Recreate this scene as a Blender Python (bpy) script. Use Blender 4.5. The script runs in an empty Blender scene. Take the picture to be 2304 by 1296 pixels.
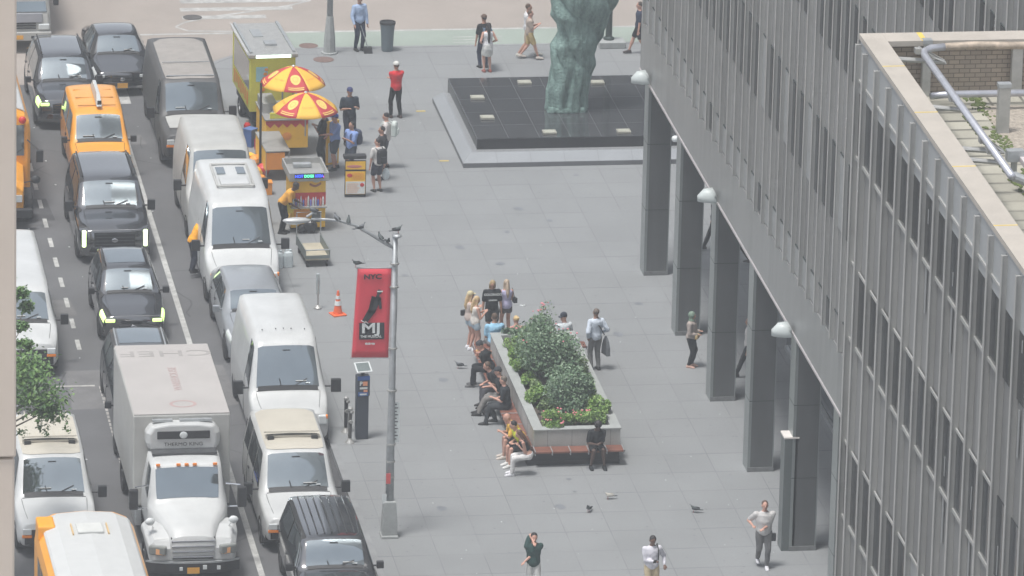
import bpy, math, random
from mathutils import Vector as V3, Matrix
R_ = math.radians
random.seed(7)
sc = bpy.context.scene
COL = sc.collection
# ---------------------------------------------------------------- camera
F, IW, IH = 15700.0, 2304.0, 1296.0
_dy = V3((-2382, 5108, -F)); _up = V3((.024, 1, 0)); _up.z = (_up.x*_dy.x+_up.y*_dy.y)/F
Yc = _dy.normalized(); Zc = _up.normalized(); Xc = Yc.cross(Zc)
RW = Matrix((Xc, Yc, Zc))                       # camera -> world
CAM = -192.6*(RW @ V3((0, 0, -1)))
cam = bpy.data.objects.new('camera', bpy.data.cameras.new('camera')); COL.objects.link(cam)
cam.matrix_world = Matrix.Translation(CAM) @ RW.to_4x4()
cam.data.sensor_width = 36; cam.data.lens = F/IW*36
cam.data.clip_start = 1; cam.data.clip_end = 3000
sc.camera = cam
def at(px, py, z=0.0):
    d = RW @ V3((px-IW/2, IH/2-py, -F)); return CAM + d*((z-CAM.z)/d.z)
def onx(px, py, x):
    d = RW @ V3((px-IW/2, IH/2-py, -F)); return CAM + d*((x-CAM.x)/d.x)
def ony(px, py, y):
    d = RW @ V3((px-IW/2, IH/2-py, -F)); return CAM + d*((y-CAM.y)/d.y)
# ---------------------------------------------------------------- light
HAZE = 0.0008
SUN_EL, SUN_AZ = 74, 235
w = bpy.data.worlds.new('World'); sc.world = w; w.use_nodes = True
nt = w.node_tree; bg = nt.nodes['Background']
sky = nt.nodes.new('ShaderNodeTexSky'); sky.sky_type = 'NISHITA'; sky.sun_disc = False
sky.sun_elevation = R_(SUN_EL); sky.sun_rotation = R_(SUN_AZ); sky.air_density = 1.0; sky.dust_density = 2.0; sky.ozone_density = 1
hs = nt.nodes.new('ShaderNodeHueSaturation'); hs.inputs['Saturation'].default_value = .34
nt.links.new(sky.outputs[0], hs.inputs['Color']); nt.links.new(hs.outputs[0], bg.inputs[0])
bg.inputs[1].default_value = .135
sl = bpy.data.lights.new('sun', 'SUN'); sl.energy = 2.3; sl.angle = R_(13); sl.color = (1, .975, .94)
so = bpy.data.objects.new('sun', sl); COL.objects.link(so)
sd = V3((math.sin(R_(SUN_AZ))*math.cos(R_(SUN_EL)), math.cos(R_(SUN_AZ))*math.cos(R_(SUN_EL)), math.sin(R_(SUN_EL))))
so.rotation_euler = (-sd).to_track_quat('-Z', 'Y').to_euler()
sc.view_settings.view_transform = 'Standard'; sc.view_settings.look = 'None'
sc.view_settings.exposure = 0.68; sc.view_settings.gamma = 1
# ---------------------------------------------------------------- materials
MATS = {}
def M(name, rgb, rough=.6, metal=0.0, var=.12, scale=3.0, bump=0.0, coat=0.0, emit=None, est=1.0, alpha=1, spec=.5, bscale=None, trans=0, cior=1.5):
    if name in MATS: return MATS[name]
    m = bpy.data.materials.new(name); m.use_nodes = True; n = m.node_tree.nodes; l = m.node_tree.links
    b = n['Principled BSDF']; b.inputs['Roughness'].default_value = rough; b.inputs['Metallic'].default_value = metal
    b.inputs['Coat Weight'].default_value = coat; b.inputs['Coat Roughness'].default_value = .05; b.inputs['Coat IOR'].default_value = cior
    b.inputs['Specular IOR Level'].default_value = spec; b.inputs['Transmission Weight'].default_value = trans
    tc = n.new('ShaderNodeTexCoord'); nz = n.new('ShaderNodeTexNoise'); nz.inputs['Scale'].default_value = scale
    nz.inputs['Detail'].default_value = 6; nz.inputs['Roughness'].default_value = .65
    l.new(tc.outputs['Object'], nz.inputs['Vector'])
    mr = n.new('ShaderNodeMapRange'); mr.inputs[1].default_value = .25; mr.inputs[2].default_value = .75
    mr.inputs[3].default_value = 1-var; mr.inputs[4].default_value = 1+var
    l.new(nz.outputs[0], mr.inputs[0])
    vm = n.new('ShaderNodeVectorMath'); vm.operation = 'SCALE'; vm.inputs[0].default_value = rgb
    l.new(mr.outputs[0], vm.inputs['Scale']); l.new(vm.outputs[0], b.inputs['Base Color'])
    if bump:
        bn = n.new('ShaderNodeBump'); bn.inputs['Strength'].default_value = bump; bn.inputs['Distance'].default_value = .02
        nb = n.new('ShaderNodeTexNoise'); nb.inputs['Scale'].default_value = bscale or scale*6; nb.inputs['Detail'].default_value = 4
        l.new(tc.outputs['Object'], nb.inputs['Vector']); l.new(nb.outputs[0], bn.inputs['Height']); l.new(bn.outputs[0], b.inputs['Normal'])
    if emit:
        b.inputs['Emission Color'].default_value = (*emit, 1); b.inputs['Emission Strength'].default_value = est
    MATS[name] = m; return m
def cellvar(m, sy, sz, amt):
    n = m.node_tree.nodes; l = m.node_tree.links; b = n['Principled BSDF']; src = b.inputs['Base Color'].links[0].from_socket
    g = n.new('ShaderNodeNewGeometry'); dv_ = n.new('ShaderNodeVectorMath'); dv_.operation = 'DIVIDE'; dv_.inputs[1].default_value = (50, sy, sz); l.new(g.outputs['Position'], dv_.inputs[0])
    fl = n.new('ShaderNodeVectorMath'); fl.operation = 'FLOOR'; l.new(dv_.outputs[0], fl.inputs[0])
    wn = n.new('ShaderNodeTexWhiteNoise'); wn.noise_dimensions = '3D'; l.new(fl.outputs[0], wn.inputs['Vector'])
    st_ = n.new('ShaderNodeVectorMath'); st_.operation = 'MULTIPLY'; st_.inputs[1].default_value = (3, 3.5, .25); l.new(g.outputs['Position'], st_.inputs[0])
    nz = n.new('ShaderNodeTexNoise'); nz.inputs['Scale'].default_value = 1; nz.inputs['Detail'].default_value = 5; l.new(st_.outputs[0], nz.inputs['Vector'])
    a = n.new('ShaderNodeMath'); a.operation = 'MULTIPLY_ADD'; l.new(wn.outputs[0], a.inputs[0]); a.inputs[1].default_value = amt; a.inputs[2].default_value = 1-amt*.5-.22
    c = n.new('ShaderNodeMath'); c.operation = 'MULTIPLY_ADD'; l.new(nz.outputs[0], c.inputs[0]); c.inputs[1].default_value = .44; l.new(a.outputs[0], c.inputs[2])
    v = n.new('ShaderNodeVectorMath'); v.operation = 'SCALE'; l.new(src, v.inputs[0]); l.new(c.outputs[0], v.inputs['Scale']); l.new(v.outputs[0], b.inputs['Base Color'])
def hexc(r, g, b):
    f = lambda c: ((c/255+.055)/1.055)**2.4 if c > 10 else c/255/12.92
    return (f(r), f(g), f(b))
white = M('white_paint', (.52, .53, .525), .35, var=.12, coat=.3, scale=1.2)
white2 = M('white_paint_dusty', (.42, .42, .40), .45, var=.15, coat=.1, scale=1.4)
cream = M('cream_roof_paint', (.50, .47, .40), .55, var=.08, scale=1.5)
black = M('black_paint', (.012, .013, .015), .15, var=.2, coat=1, cior=2.3)
darkp = M('dark_grey_paint', (.05, .052, .055), .3, var=.2, coat=.4)
silver = M('silver_paint', (.33, .35, .37), .3, .35, var=.06, coat=.5)
taxi = M('taxi_paint', (.80, .34, .03), .35, var=.06, coat=.4)
busy = M('bus_paint', (.86, .37, .03), .4, var=.06, coat=.3)
rubber = M('tyre_rubber', (.02, .02, .021), .85)
plast = M('black_plastic', (.022, .023, .025), .55)
rimm = M('alloy_rim', (.38, .39, .4), .35, .7)
glass = M('car_glass', (.27, .31, .33), .05, .85, var=.10, spec=1.0, scale=.9)
chrome = M('chrome', (.6, .61, .62), .15, 1, var=.05)
steel = M('stainless_steel', (.40, .40, .385), .38, .35, var=.18, scale=5)
galv = M('galvanised_steel', (.40, .42, .43), .5, .5, var=.18, scale=6)
lampw = M('lamp_clear', (.65, .68, .68), .1, var=.05, coat=1)
amber = M('amber_lens', (.85, .25, .03), .25, var=.05)
redl = M('red_lens', (.55, .02, .02), .25, var=.05)
litm = M('lit_headlight', (.8, .9, .5), .3, emit=(.62, 1, .22), est=1.15)
litw = M('lit_headlight_white', (.8, .9, .6), .3, emit=(.75, 1, .45), est=1.9)
plateo = M('plate_yellow', (.75, .38, .06), .5); platew = M('plate_white', (.6, .62, .6), .5)
# ---------------------------------------------------------------- mesh builder
class MB:
    def __init__(s): s.v = []; s.f = []; s.m = []
    def add(s, vs, fs, mi=0):
        o = len(s.v); s.v += [tuple(v) for v in vs]; s.f += [tuple(i+o for i in f) for f in fs]; s.m += [mi]*len(fs); return s
    def box(s, c, d, rz=0, mi=0, taper=1.0, rx=0):
        q = Matrix.Rotation(rz, 3, 'Z') @ Matrix.Rotation(rx, 3, 'X'); vs = []
        for z in (-1, 1):
            k = taper if z > 0 else 1
            for x, y in ((-1, -1), (1, -1), (1, 1), (-1, 1)):
                vs.append(V3(c)+q @ V3((x*d[0]/2*k, y*d[1]/2*k, z*d[2]/2)))
        return s.add(vs, [(3, 2, 1, 0), (4, 5, 6, 7), (0, 1, 5, 4), (1, 2, 6, 5), (2, 3, 7, 6), (3, 0, 4, 7)], mi)
    def b2(s, a, b, mi=0):
        return s.box([(a[i]+b[i])/2 for i in range(3)], [abs(b[i]-a[i]) for i in range(3)], 0, mi)
    def rings(s, rs, closed=True, mi=0, cap=True):
        n = len(rs[0]); o = len(s.v)
        for r in rs: s.v += [tuple(p) for p in r]
        for i in range(len(rs)-1):
            for j in range(n if closed else n-1):
                k = (j+1) % n
                s.f.append((o+i*n+j, o+i*n+k, o+(i+1)*n+k, o+(i+1)*n+j)); s.m.append(mi)
        if cap and closed:
            s.f.append(tuple(o+j for j in reversed(range(n)))); s.m.append(mi)
            s.f.append(tuple(o+(len(rs)-1)*n+j for j in range(n))); s.m.append(mi)
        return s
    def tube(s, pts, r, n=8, mi=0, flat=1.0):
        pts = [V3(p) for p in pts]; rr = r if isinstance(r, (list, tuple)) else [r]*len(pts); rs = []; prev = None
        for i, p in enumerate(pts):
            d = (pts[min(i+1, len(pts)-1)]-pts[max(i-1, 0)]).normalized()
            a = prev if prev is not None else (V3((0, 0, 1)) if abs(d.z) < .9 else V3((1, 0, 0)))
            x = a.cross(d).normalized(); y = d.cross(x); prev = y if prev is None else y
            rs.append([p+(x*math.cos(t*2*math.pi/n)+y*math.sin(t*2*math.pi/n)*flat)*rr[i] for t in range(n)])
        return s.rings(rs, mi=mi)
    def cap(s, p0, p1, r0, r1, n=10, mi=0, flat=1.0):
        p0 = V3(p0); p1 = V3(p1); d = (p1-p0); d = d.normalized() if d.length > 1e-6 else V3((0, 0, 1))
        pts = [p0-d*r0*.98, p0-d*r0*.7, p0-d*r0*.35, p0, p1, p1+d*r1*.35, p1+d*r1*.7, p1+d*r1*.98]
        return s.tube(pts, [r0*.2, r0*.71, r0*.94, r0, r1, r1*.94, r1*.71, r1*.2], n, mi, flat)
    def ell(s, c, r, rot=None, nu=12, nv=8, mi=0):
        rs = []; c = V3(c)
        for i in range(nv+1):
            a = -math.pi/2+math.pi*min(max(i/nv, .02), .98)
            ring = []
            for j in range(nu):
                t = j*2*math.pi/nu; p = V3((r[0]*math.cos(a)*math.cos(t), r[1]*math.cos(a)*math.sin(t), r[2]*math.sin(a)))
                ring.append(c+(rot @ p if rot else p))
            rs.append(ring)
        return s.rings(rs, mi=mi)
    def lathe(s, prof, c=(0, 0, 0), n=16, mi=0):
        c = V3(c)
        return s.rings([[c+V3((r*math.cos(t*2*math.pi/n), r*math.sin(t*2*math.pi/n), z)) for t in range(n)] for r, z in prof], mi=mi)
    def prism(s, poly, z0, z1, mi=0):
        n = len(poly)
        return s.rings([[(x, y, z0) for x, y in poly], [(x, y, z1) for x, y in poly]], mi=mi)
    def quad(s, a, b, c, d, mi=0): return s.add([a, b, c, d], [(0, 1, 2, 3)], mi)
    def build(s, name, mat, parent=None, smooth=False, bevel=0, mods=(), loc=None, rz=0):
        me = bpy.data.meshes.new(name); me.from_pydata(s.v, [], s.f)
        for m in (mat if isinstance(mat, (list, tuple)) else [mat]): me.materials.append(m)
        for p, mi in zip(me.polygons, s.m):
            p.material_index = mi; p.use_smooth = bool(smooth)
        me.update()
        o = bpy.data.objects.new(name, me); COL.objects.link(o)
        if parent: o.parent = parent
        if loc is not None: o.location = loc
        if rz: o.rotation_euler = (0, 0, rz)
        if bevel:
            b = o.modifiers.new('bevel', 'BEVEL'); b.width = bevel; b.segments = 2; b.limit_method = 'ANGLE'; b.angle_limit = R_(35)
        for k in mods:
            if k[0] == 'remesh':
                r = o.modifiers.new('remesh', 'REMESH'); r.mode = 'VOXEL'; r.voxel_size = k[1]; r.use_smooth_shade = True
            if k[0] == 'smooth':
                r = o.modifiers.new('smooth', 'SMOOTH'); r.factor = .5; r.iterations = k[1]
            if k[0] == 'disp':
                t = bpy.data.textures.get(k[2]) or bpy.data.textures.new(k[2], 'CLOUDS'); t.noise_scale = k[3]
                r = o.modifiers.new('folds', 'DISPLACE'); r.texture = t; r.strength = k[1]; r.mid_level = .5; r.texture_coords = 'LOCAL'
            if k[0] == 'solid':
                r = o.modifiers.new('solid', 'SOLIDIFY'); r.thickness = k[1]; r.offset = -1
        return o
def tag(o, label, cat, group=None, kind=None):
    o['label'] = label
    if cat: o['category'] = cat
    if group: o['group'] = group
    if kind: o['kind'] = kind
    return o
def thing(name, label, cat, loc=(0, 0, 0), rz=0, group=None):
    o = bpy.data.objects.new(name, None); COL.objects.link(o); o.location = loc; o.rotation_euler = (0, 0, rz)
    o.empty_display_size = .2
    return tag(o, label, cat, group)
def struct(o): o['kind'] = 'structure'; return o
def text(name, s, size, mat, parent=None, loc=(0, 0, 0), rot=(0, 0, 0), ext=.002, sx=1.0, bold=0.0):
    c = bpy.data.curves.new(name, 'FONT'); c.body = s; c.size = size; c.extrude = ext; c.align_x = 'CENTER'; c.align_y = 'CENTER'; c.offset = bold
    t = bpy.data.objects.new(name, c); me = bpy.data.meshes.new_from_object(t); bpy.data.objects.remove(t)
    me.materials.clear(); me.materials.append(mat)
    o = bpy.data.objects.new(name, me); COL.objects.link(o); o.parent = parent; o.location = loc; o.rotation_euler = rot; o.scale = (sx, 1, 1)
    return o
# ---------------------------------------------------------------- ground materials
def grid_mat(name, rgb, px, py, x0, y0, wdt, joint, var, stain, rough=.75):
    m = bpy.data.materials.new(name); m.use_nodes = True; n = m.node_tree.nodes; l = m.node_tree.links; b = n['Principled BSDF']
    b.inputs['Roughness'].default_value = rough
    g = n.new('ShaderNodeNewGeometry'); sp = n.new('ShaderNodeSeparateXYZ'); l.new(g.outputs['Position'], sp.inputs[0])
    def mth(op, a, bb=None, c=None):
        q = n.new('ShaderNodeMath'); q.operation = op
        for i, v in enumerate((a, bb, c)):
            if v is None: continue
            if isinstance(v, (int, float)): q.inputs[i].default_value = v
            else: l.new(v, q.inputs[i])
        return q.outputs[0]
    def line(axis, per, off):
        t = mth('DIVIDE', mth('SUBTRACT', axis, off), per)
        d = mth('ABSOLUTE', mth('SUBTRACT', mth('FRACT', mth('ADD', t, .5)), .5))
        return mth('LESS_THAN', d, wdt/per/2), mth('FLOOR', t)
    lx, ix = line(sp.outputs[0], px, x0); wdt = wdt*2; ly, iy = line(sp.outputs[1], py, y0)
    ln = mth('MAXIMUM', lx, ly)
    nl = n.new('ShaderNodeTexNoise'); nl.inputs['Scale'].default_value = .6; nl.inputs['Detail'].default_value = 5; l.new(g.outputs['Position'], nl.inputs['Vector'])
    lm = mth('MULTIPLY', ln, mth('SUBTRACT', mth('MULTIPLY', nl.outputs[0], 2.6), .75)); 
    cell = n.new('ShaderNodeCombineXYZ'); l.new(ix, cell.inputs[0]); l.new(iy, cell.inputs[1])
    wn = n.new('ShaderNodeTexWhiteNoise'); wn.noise_dimensions = '2D'; l.new(cell.outputs[0], wn.inputs['Vector'])
    n1 = n.new('ShaderNodeTexNoise'); n1.inputs['Scale'].default_value = .35; n1.inputs['Detail'].default_value = 8; n1.inputs['Roughness'].default_value = .6; l.new(g.outputs['Position'], n1.inputs['Vector'])
    n2 = n.new('ShaderNodeTexNoise'); n2.inputs['Scale'].default_value = 40; n2.inputs['Detail'].default_value = 2; l.new(g.outputs['Position'], n2.inputs['Vector'])
    f = mth('ADD', 1-var*.3, mth('MULTIPLY', wn.outputs[0], var*.6))
    f = mth('ADD', f, mth('MULTIPLY', mth('SUBTRACT', n1.outputs[0], .5), stain))
    f = mth('ADD', f, mth('MULTIPLY', mth('SUBTRACT', n2.outputs[0], .5), .18))
    vo = n.new('ShaderNodeTexVoronoi'); vo.inputs['Scale'].default_value = 1.1; l.new(g.outputs['Position'], vo.inputs['Vector'])
    spots = mth('LESS_THAN', vo.outputs['Distance'], .035)
    f = mth('SUBTRACT', f, mth('MULTIPLY', spots, .12))
    f = mth('MULTIPLY', f, mth('SUBTRACT', 1, mth('MULTIPLY', mth('MAXIMUM', lm, 0), joint)))
    vm = n.new('ShaderNodeVectorMath'); vm.operation = 'SCALE'; vm.inputs[0].default_value = rgb
    l.new(f, vm.inputs['Scale']); l.new(vm.outputs[0], b.inputs['Base Color'])
    bp = n.new('ShaderNodeBump'); bp.inputs['Strength'].default_value = .3; bp.inputs['Distance'].default_value = .01
    l.new(n2.outputs[0], bp.inputs['Height']); l.new(bp.outputs[0], b.inputs['Normal'])
    return m
pave = grid_mat('plaza_slabs', (.232, .240, .244), 1.13, 1.40, .76, -9.95, .02, .38, .10, .32)
walk = grid_mat('sidewalk_concrete', (.29, .292, .29), 1.55, 1.55, .2, 0, .02, .4, .08, .3)
kerbm = M('kerb_granite', (.24, .245, .25), .7, var=.2, scale=2, bump=.2)
def asphalt(name, rgb, var=.2):
    m = M(name, rgb, .85, var=var, scale=.35, bump=.5, bscale=60)
    return m
asph = asphalt('asphalt', (.115, .116, .12)); asph2 = asphalt('worn_intersection_asphalt', (.33, .292, .262), .13)
green = asphalt('green_lane_paint', (.29, .335, .295), .15)
linew = M('road_paint', (.40, .40, .385), .7, var=.4, scale=3); liney = M('road_paint_worn', (.36, .35, .33), .8, var=.4, scale=3)
# ---------------------------------------------------------------- ground, road, walks
g = MB(); g.quad((-400, -300, -.16), (400, -300, -.16), (400, 700, -.16), (-400, 700, -.16)); struct(g.build('ground', M('city_ground', (.15, .15, .15), .9)))
KX = -6.55; KY = at(1000, 105).y+.15                     # kerb lines
g = MB(); g.quad((-22, -130, -.15), (KX+.02, -130, -.15), (KX+.02, 21.4, -.15), (-22, 21.4, -.15)); struct(g.build('avenue_road', asph))
g = MB(); g.quad((-120, 21.4, -.15), (120, 21.4, -.15), (120, 38, -.15), (-120, 38, -.15)); struct(g.build('cross_street', asph2))
# plaza and sidewalk: one raised slab with a rounded corner
rad = 3.2
cor = [(KX+.15+rad-rad*math.cos(a), KY-.15-rad+rad*math.sin(a)) for a in [i*math.pi/2/12 for i in range(13)]]
poly = [(60, -120), (60, KY-.15)] + list(reversed(cor)) + [(KX+.15, -120)]
poly = [(60, -120), (60, KY-.15)] + [c for c in reversed(cor)] + [(KX+.15, -120)]
g = MB(); g.add([(x, y, 0) for x, y in poly], [tuple(range(len(poly)))]); 
o = g.build('plaza_paving', pave); struct(o)
kp = [(KX+.15, -120)] + cor + [(60, KY-.15)]
def off(p, d):
    out = []
    for i, q in enumerate(p):
        a = V3((*p[max(i-1, 0)], 0)); b = V3((*p[min(i+1, len(p)-1)], 0)); t = (b-a).normalized(); out.append((q[0]-t.y*d, q[1]+t.x*d))
    return out
ko = off(kp, .16)
g = MB(); g.rings([[(a[0], a[1], -.15), (a[0], a[1], .006), (b[0], b[1], .006), (b[0], b[1], -.15)] for a, b in zip(ko, kp)]); struct(g.build('plaza_kerb', kerbm))
# patches, tar lines, tyre-dark lane centres and drain covers
pm = [M('asphalt_patch_dark', (.075, .076, .08), .9, var=.2, scale=2), M('asphalt_patch_pale', (.15, .148, .148), .9, var=.2, scale=2)]
rp_ = random.Random(12)
for i, (x, y, a_, b_, k) in enumerate([(-12.9, -9, 1.5, 3.2, 1), (-8.4, 1.2, .7, 2.8, 0), (-13.2, 7.5, 1.2, 2.2, 0), (-10.9, 14.8, 2.2, 1.1, 1), (-12.0, -14.5, .6, 4.0, 0), (-9.0, -9.0, .5, 3.4, 1), (-10.2, 8.2, 1.0, 1.6, 0), (-13.5, -1.2, 1.4, 1.5, 1)]):
    g = MB().quad((x, y, -.1485), (x+a_, y+.1, -.1485), (x+a_-.1, y+b_, -.1485), (x+.05, y+b_, -.1485)); struct(g.build('road_patch', pm[k]))
g = MB()
for i in range(26):
    x = rp_.uniform(-14.5, -7); y = rp_.uniform(-22, 18); L_ = rp_.uniform(1.2, 5); an = rp_.choice([math.pi/2, math.pi/2, 0])+rp_.gauss(0, .15); q = V3((x, y, -.1475)); w_ = rp_.uniform(.01, .025)
    for s in range(7):
        an += rp_.gauss(0, .22); n_ = q+V3((math.cos(an), math.sin(an), 0))*L_/7; t_ = V3((-math.sin(an), math.cos(an), 0))*w_
        if n_.x > -6.9: break
        g.quad(q-t_, n_-t_, n_+t_, q+t_); q = n_
struct(g.build('tar_lines', pm[0]))
stain = M('damp_stain', (.185, .195, .21), .6, var=.2, scale=4); g = MB()
for i in range(34):
    x = rp_.uniform(-5.8, 3.4); y = rp_.uniform(-23, 20)
    if -2.2 < x < 1.2 and -14.5 < y < -5: continue
    r = rp_.uniform(.03, .16); g.add([(x+r*math.cos(a)*rp_.uniform(.6, 1.2), y+r*1.3*math.sin(a)*rp_.uniform(.6, 1.2), .0035) for a in [k*math.pi/5 for k in range(10)]], [tuple(range(10))])
struct(g.build('paving_stains', stain))
gum = M('gum_spot', (.15, .155, .16), .8); g = MB()
for i in range(520):
    x = rp_.uniform(-6.2, 5); y = rp_.uniform(-24, 21); r = rp_.uniform(.012, .03)
    if -2.1 < x < 1.1 and -14.4 < y < -5: continue
    g.add([(x+r*math.cos(a), y+r*math.sin(a), .004) for a in [k*math.pi/3 for k in range(6)]], [tuple(range(6))])
struct(g.build('gum_spots', gum))
g = MB().quad((KX-.32, -120, -.1478), (KX-.012, -120, -.1478), (KX-.012, 19.4, -.1478), (KX-.32, 19.4, -.1478)); struct(g.build('gutter_shade_strip', M('gutter_shade', (.06, .06, .062), .9, var=.35, scale=2)))  # shading along the kerb, painted as a dark strip on the road
# lane markings
g = MB()
for a, b in [((-9.47, -60), (-9.34, 17.5))]:
    g.quad((a[0], a[1], -.146), (a[0]+.15, a[1], -.146), (b[0]+.15, b[1], -.146), (b[0], b[1], -.146))
struct(g.build('parking_lane_line', linew))
g = MB(); y = -9.6
for i in range(22):
    y0 = at(150, 555, -.146).y + (i-8)*1.83
    if y0 < -4.6 or y0 > 17: continue
    g.quad((-12.36, y0, -.146), (-12.24, y0, -.146), (-12.24, y0+.85, -.146), (-12.36, y0+.85, -.146))
struct(g.build('lane_dashes', linew))
p = at(180, 870, -.146); q = at(268, 1130, -.146)
g = MB(); yy = p.y
while yy > q.y:
    x = -12.05; g.quad((x, yy-.22, -.146), (x+.13, yy-.22, -.146), (x+.13, yy, -.146), (x, yy, -.146)); yy -= .3
g.quad((-13.9, p.y, -.146), (-12.15, p.y, -.146), (-12.15, p.y+.12, -.146), (-13.9, p.y+.12, -.146))
struct(g.build('turn_bay_line', liney))
g = MB()
for px in (258, 322, 352):
    p = at(px, 215, -.146); g.quad((p.x, p.y-.9, -.146), (p.x+.42, p.y-.9, -.146), (p.x+.42, p.y+1.3, -.146), (p.x, p.y+1.3, -.146))
for px in (180, 130, 395): 
    p = at(px, 200, -.146); g.quad((p.x, p.y-.9, -.146), (p.x+.42, p.y-.9, -.146), (p.x+.42, p.y+1.3, -.146), (p.x, p.y+1.3, -.146))
struct(g.build('avenue_crosswalk', linew))
g = MB()
for k, (py, x0, x1) in enumerate([(4, 405, 690), (22, 405, 660), (40, 410, 600), (-14, 405, 700)]):
    a = at(x0, py, -.146); b = at(x1, py, -.146)
    g.quad((a.x, a.y-.2, -.146), (b.x, a.y-.2, -.146), (b.x, a.y+.2, -.146), (a.x, a.y+.2, -.146))
struct(g.build('cross_street_crosswalk', linew))
yb = at(1000, 68, -.146).y
g = MB(); g.quad((-4.5, KY+.1, -.1465), (60, KY+.1, -.1465), (60, yb, -.1465), (-4.5, yb, -.1465)); struct(g.build('bike_lane', green))
g = MB(); g.quad((-8.2, yb, -.1455), (60, yb, -.1455), (60, yb+.16, -.1455), (-8.2, yb+.16, -.1455))
# curved stop / corner line
pts = [(395, 62), (415, 52), (470, 40), (560, 28), (650, 14), (700, 2)]
pw = [at(*p, -.1455) for p in pts]
for a, b in zip(pw, pw[1:]): g.quad(a, b, b+V3((0, .16, 0)), a+V3((0, .16, 0)))
for a, b in [((395, 62), (425, 71)), ((425, 71), (620, 73))]:
    a = at(*a, -.1452); b = at(*b, -.1452); g.quad(a, b, b+V3((0, .14, 0)), a+V3((0, .14, 0)))
struct(g.build('corner_line', linew))
g = MB()
for k in range(3):
    a = at(1020, 84+k*6, -.1445); b = at(1130, 82+k*6, -.1445); g.quad(a, b, b+V3((0, .07, 0)), a+V3((0, .07, 0)))
struct(g.build('bike_lane_chevron', linew))
rust = M('rusty_iron', (.17, .115, .10), .8, var=.25, scale=8); iron = M('cast_iron', (.09, .088, .085), .8, var=.25, scale=8)
for px, py, r, m, lb in [(728, 134, .32, rust, 'brown round iron cover in paving below street lamp base'), (694, 103, .3, rust, 'brown round iron cover beside the kerb left of lamp base'), (433, 39, .3, iron, 'dark oval manhole cover in the crosswalk'), (428, 105, .22, white, 'pale round cover on road behind the dark box van')]:
    z = .004 if py > 60 and px > 600 else -.14
    q = at(px, py, z); b = MB().lathe([(r, 0), (r, .006), (r*.8, .009), (r*.05, .009)], n=20)
    tag(b.build('manhole_cover', m, loc=q), lb, 'manhole cover')
yl = M('yellow_marker', (.55, .42, .12), .7, var=.3)
for i, (px, py) in enumerate([(947, 250), (999, 362)]):
    q = at(px, py, .004); g = MB().b2((-.14, -.05, 0), (.14, .05, .004)); tag(g.build('pavement_marker', yl, loc=q), ['small yellow paint mark on paving left of fountain coping', 'small yellow paint mark on paving below fountain corner'][i], 'paint mark')
# ================================================================ tower with fins over an arcade
fac = M('facade_aluminium', (.37, .385, .39), .45, .25, var=.08, scale=.8)
facd = M('facade_panel', (.215, .215, .212), .5, .2, var=.1, scale=.6)
cellvar(facd, 1.03, 3.9, .30); finm = M('fin_aluminium', (.41, .41, .395), .4, .3, var=.08, scale=1.5)
joint_shadow = M('dark_joint_shadow', (.03, .04, .038), .8)  # dark tone for joints and seams, and for painted fin shadows
wing = M('window_glass_dark', (.022, .025, .028), .15, var=.3, spec=.5, scale=.7)
cellvar(wing, 1.03, 2.0, .9); winl = M('window_blind_reflection', (.27, .28, .28), .35, var=.12, spec=.8)  # pale tone for blinds and for the painted reflections
cellvar(finm, 1.03, 3.9, .10); band = M('fascia_metal', (.285, .292, .288), .42, .3, var=.08, scale=.4); cellvar(band, 1.03, 40, .10)
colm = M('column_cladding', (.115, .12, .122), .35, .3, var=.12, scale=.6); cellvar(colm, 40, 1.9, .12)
edge = M('column_edge_trim', (.25, .275, .27), .35, .4, var=.08)
XA = 3.82; ZS = onx(1455, 180, XA).z; YN = onx(1440, 165, XA).y
A = thing('office_tower', 'grey metal office tower with thin vertical fins raised on dark square columns', 'office building', (XA, YN, 0))
LA = 58.0; HA = 150.0
ZF = onx(1500, 133, XA).z
def la(b, n, m, **k): return b.build(n, m, A, **k)
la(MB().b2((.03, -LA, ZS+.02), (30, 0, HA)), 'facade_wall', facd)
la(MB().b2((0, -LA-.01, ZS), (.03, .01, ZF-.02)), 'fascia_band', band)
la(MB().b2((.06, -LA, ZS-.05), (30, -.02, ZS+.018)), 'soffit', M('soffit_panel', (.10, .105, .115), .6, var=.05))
la(MB().b2((-.025, -LA, ZS-.035), (.02, .02, ZS+.03)), 'drip_edge', M('drip_trim', (.5, .47, .47), .4, .2))
nb = 0; SP = 1.03; y = -.62; ys = []
while y > -LA+8:
    ys.append(y); y -= SP
for y in ys:
    f_ = la(MB().b2((-.075, y-.035, ZF), (.03, y+.035, HA)).b2((-.09, y-.055, ZF), (-.075, y+.055, HA)), 'fin', finm)
g = MB()
for y in ys: g.b2((-.012, y+.07, ZF), (.031, y+.10, HA))  # gap shadow beside each fin, painted as a dark line
la(g, 'fin_shadow_line', joint_shadow)
ZT = onx(1763, 150, XA).z; ZB = onx(1694, 207, XA).z; FH = 3.9
rnd = random.Random(3); extra = MB(); cnt = 0
for k in range(-1, 6):
    for i, y in enumerate(ys):
        z1 = ZT+FH*k; z0 = z1-(ZT-ZB)
        if k == -1: z0 = ZF+.05; 
        if z1 > 33: continue
        light = rnd.random() < (.85 if k == -1 else .16)
        # only the bays the street can see as single windows, the upper ones as one mass
        b = MB().b2((.008, y-SP+.07, z0), (.029, y-.04, z1))
        if cnt < 96 and k in (0, 1, -1) and not (k == -1 and i > 24):
            w_ = la(b, 'window', winl if light else wing); cnt += 1
        elif not light: extra.b2((.008, y-SP+.07, z0), (.029, y-.04, z1))
ex = la(extra, 'upper_windows', wing); ex['kind'] = 'stuff'
g = MB()
for k in range(-1, 8): g.b2((.004, -LA+8, ZT+FH*k+.02), (.03, -.3, ZT+FH*k+.05))
la(g, 'floor_joint', joint_shadow)
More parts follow.
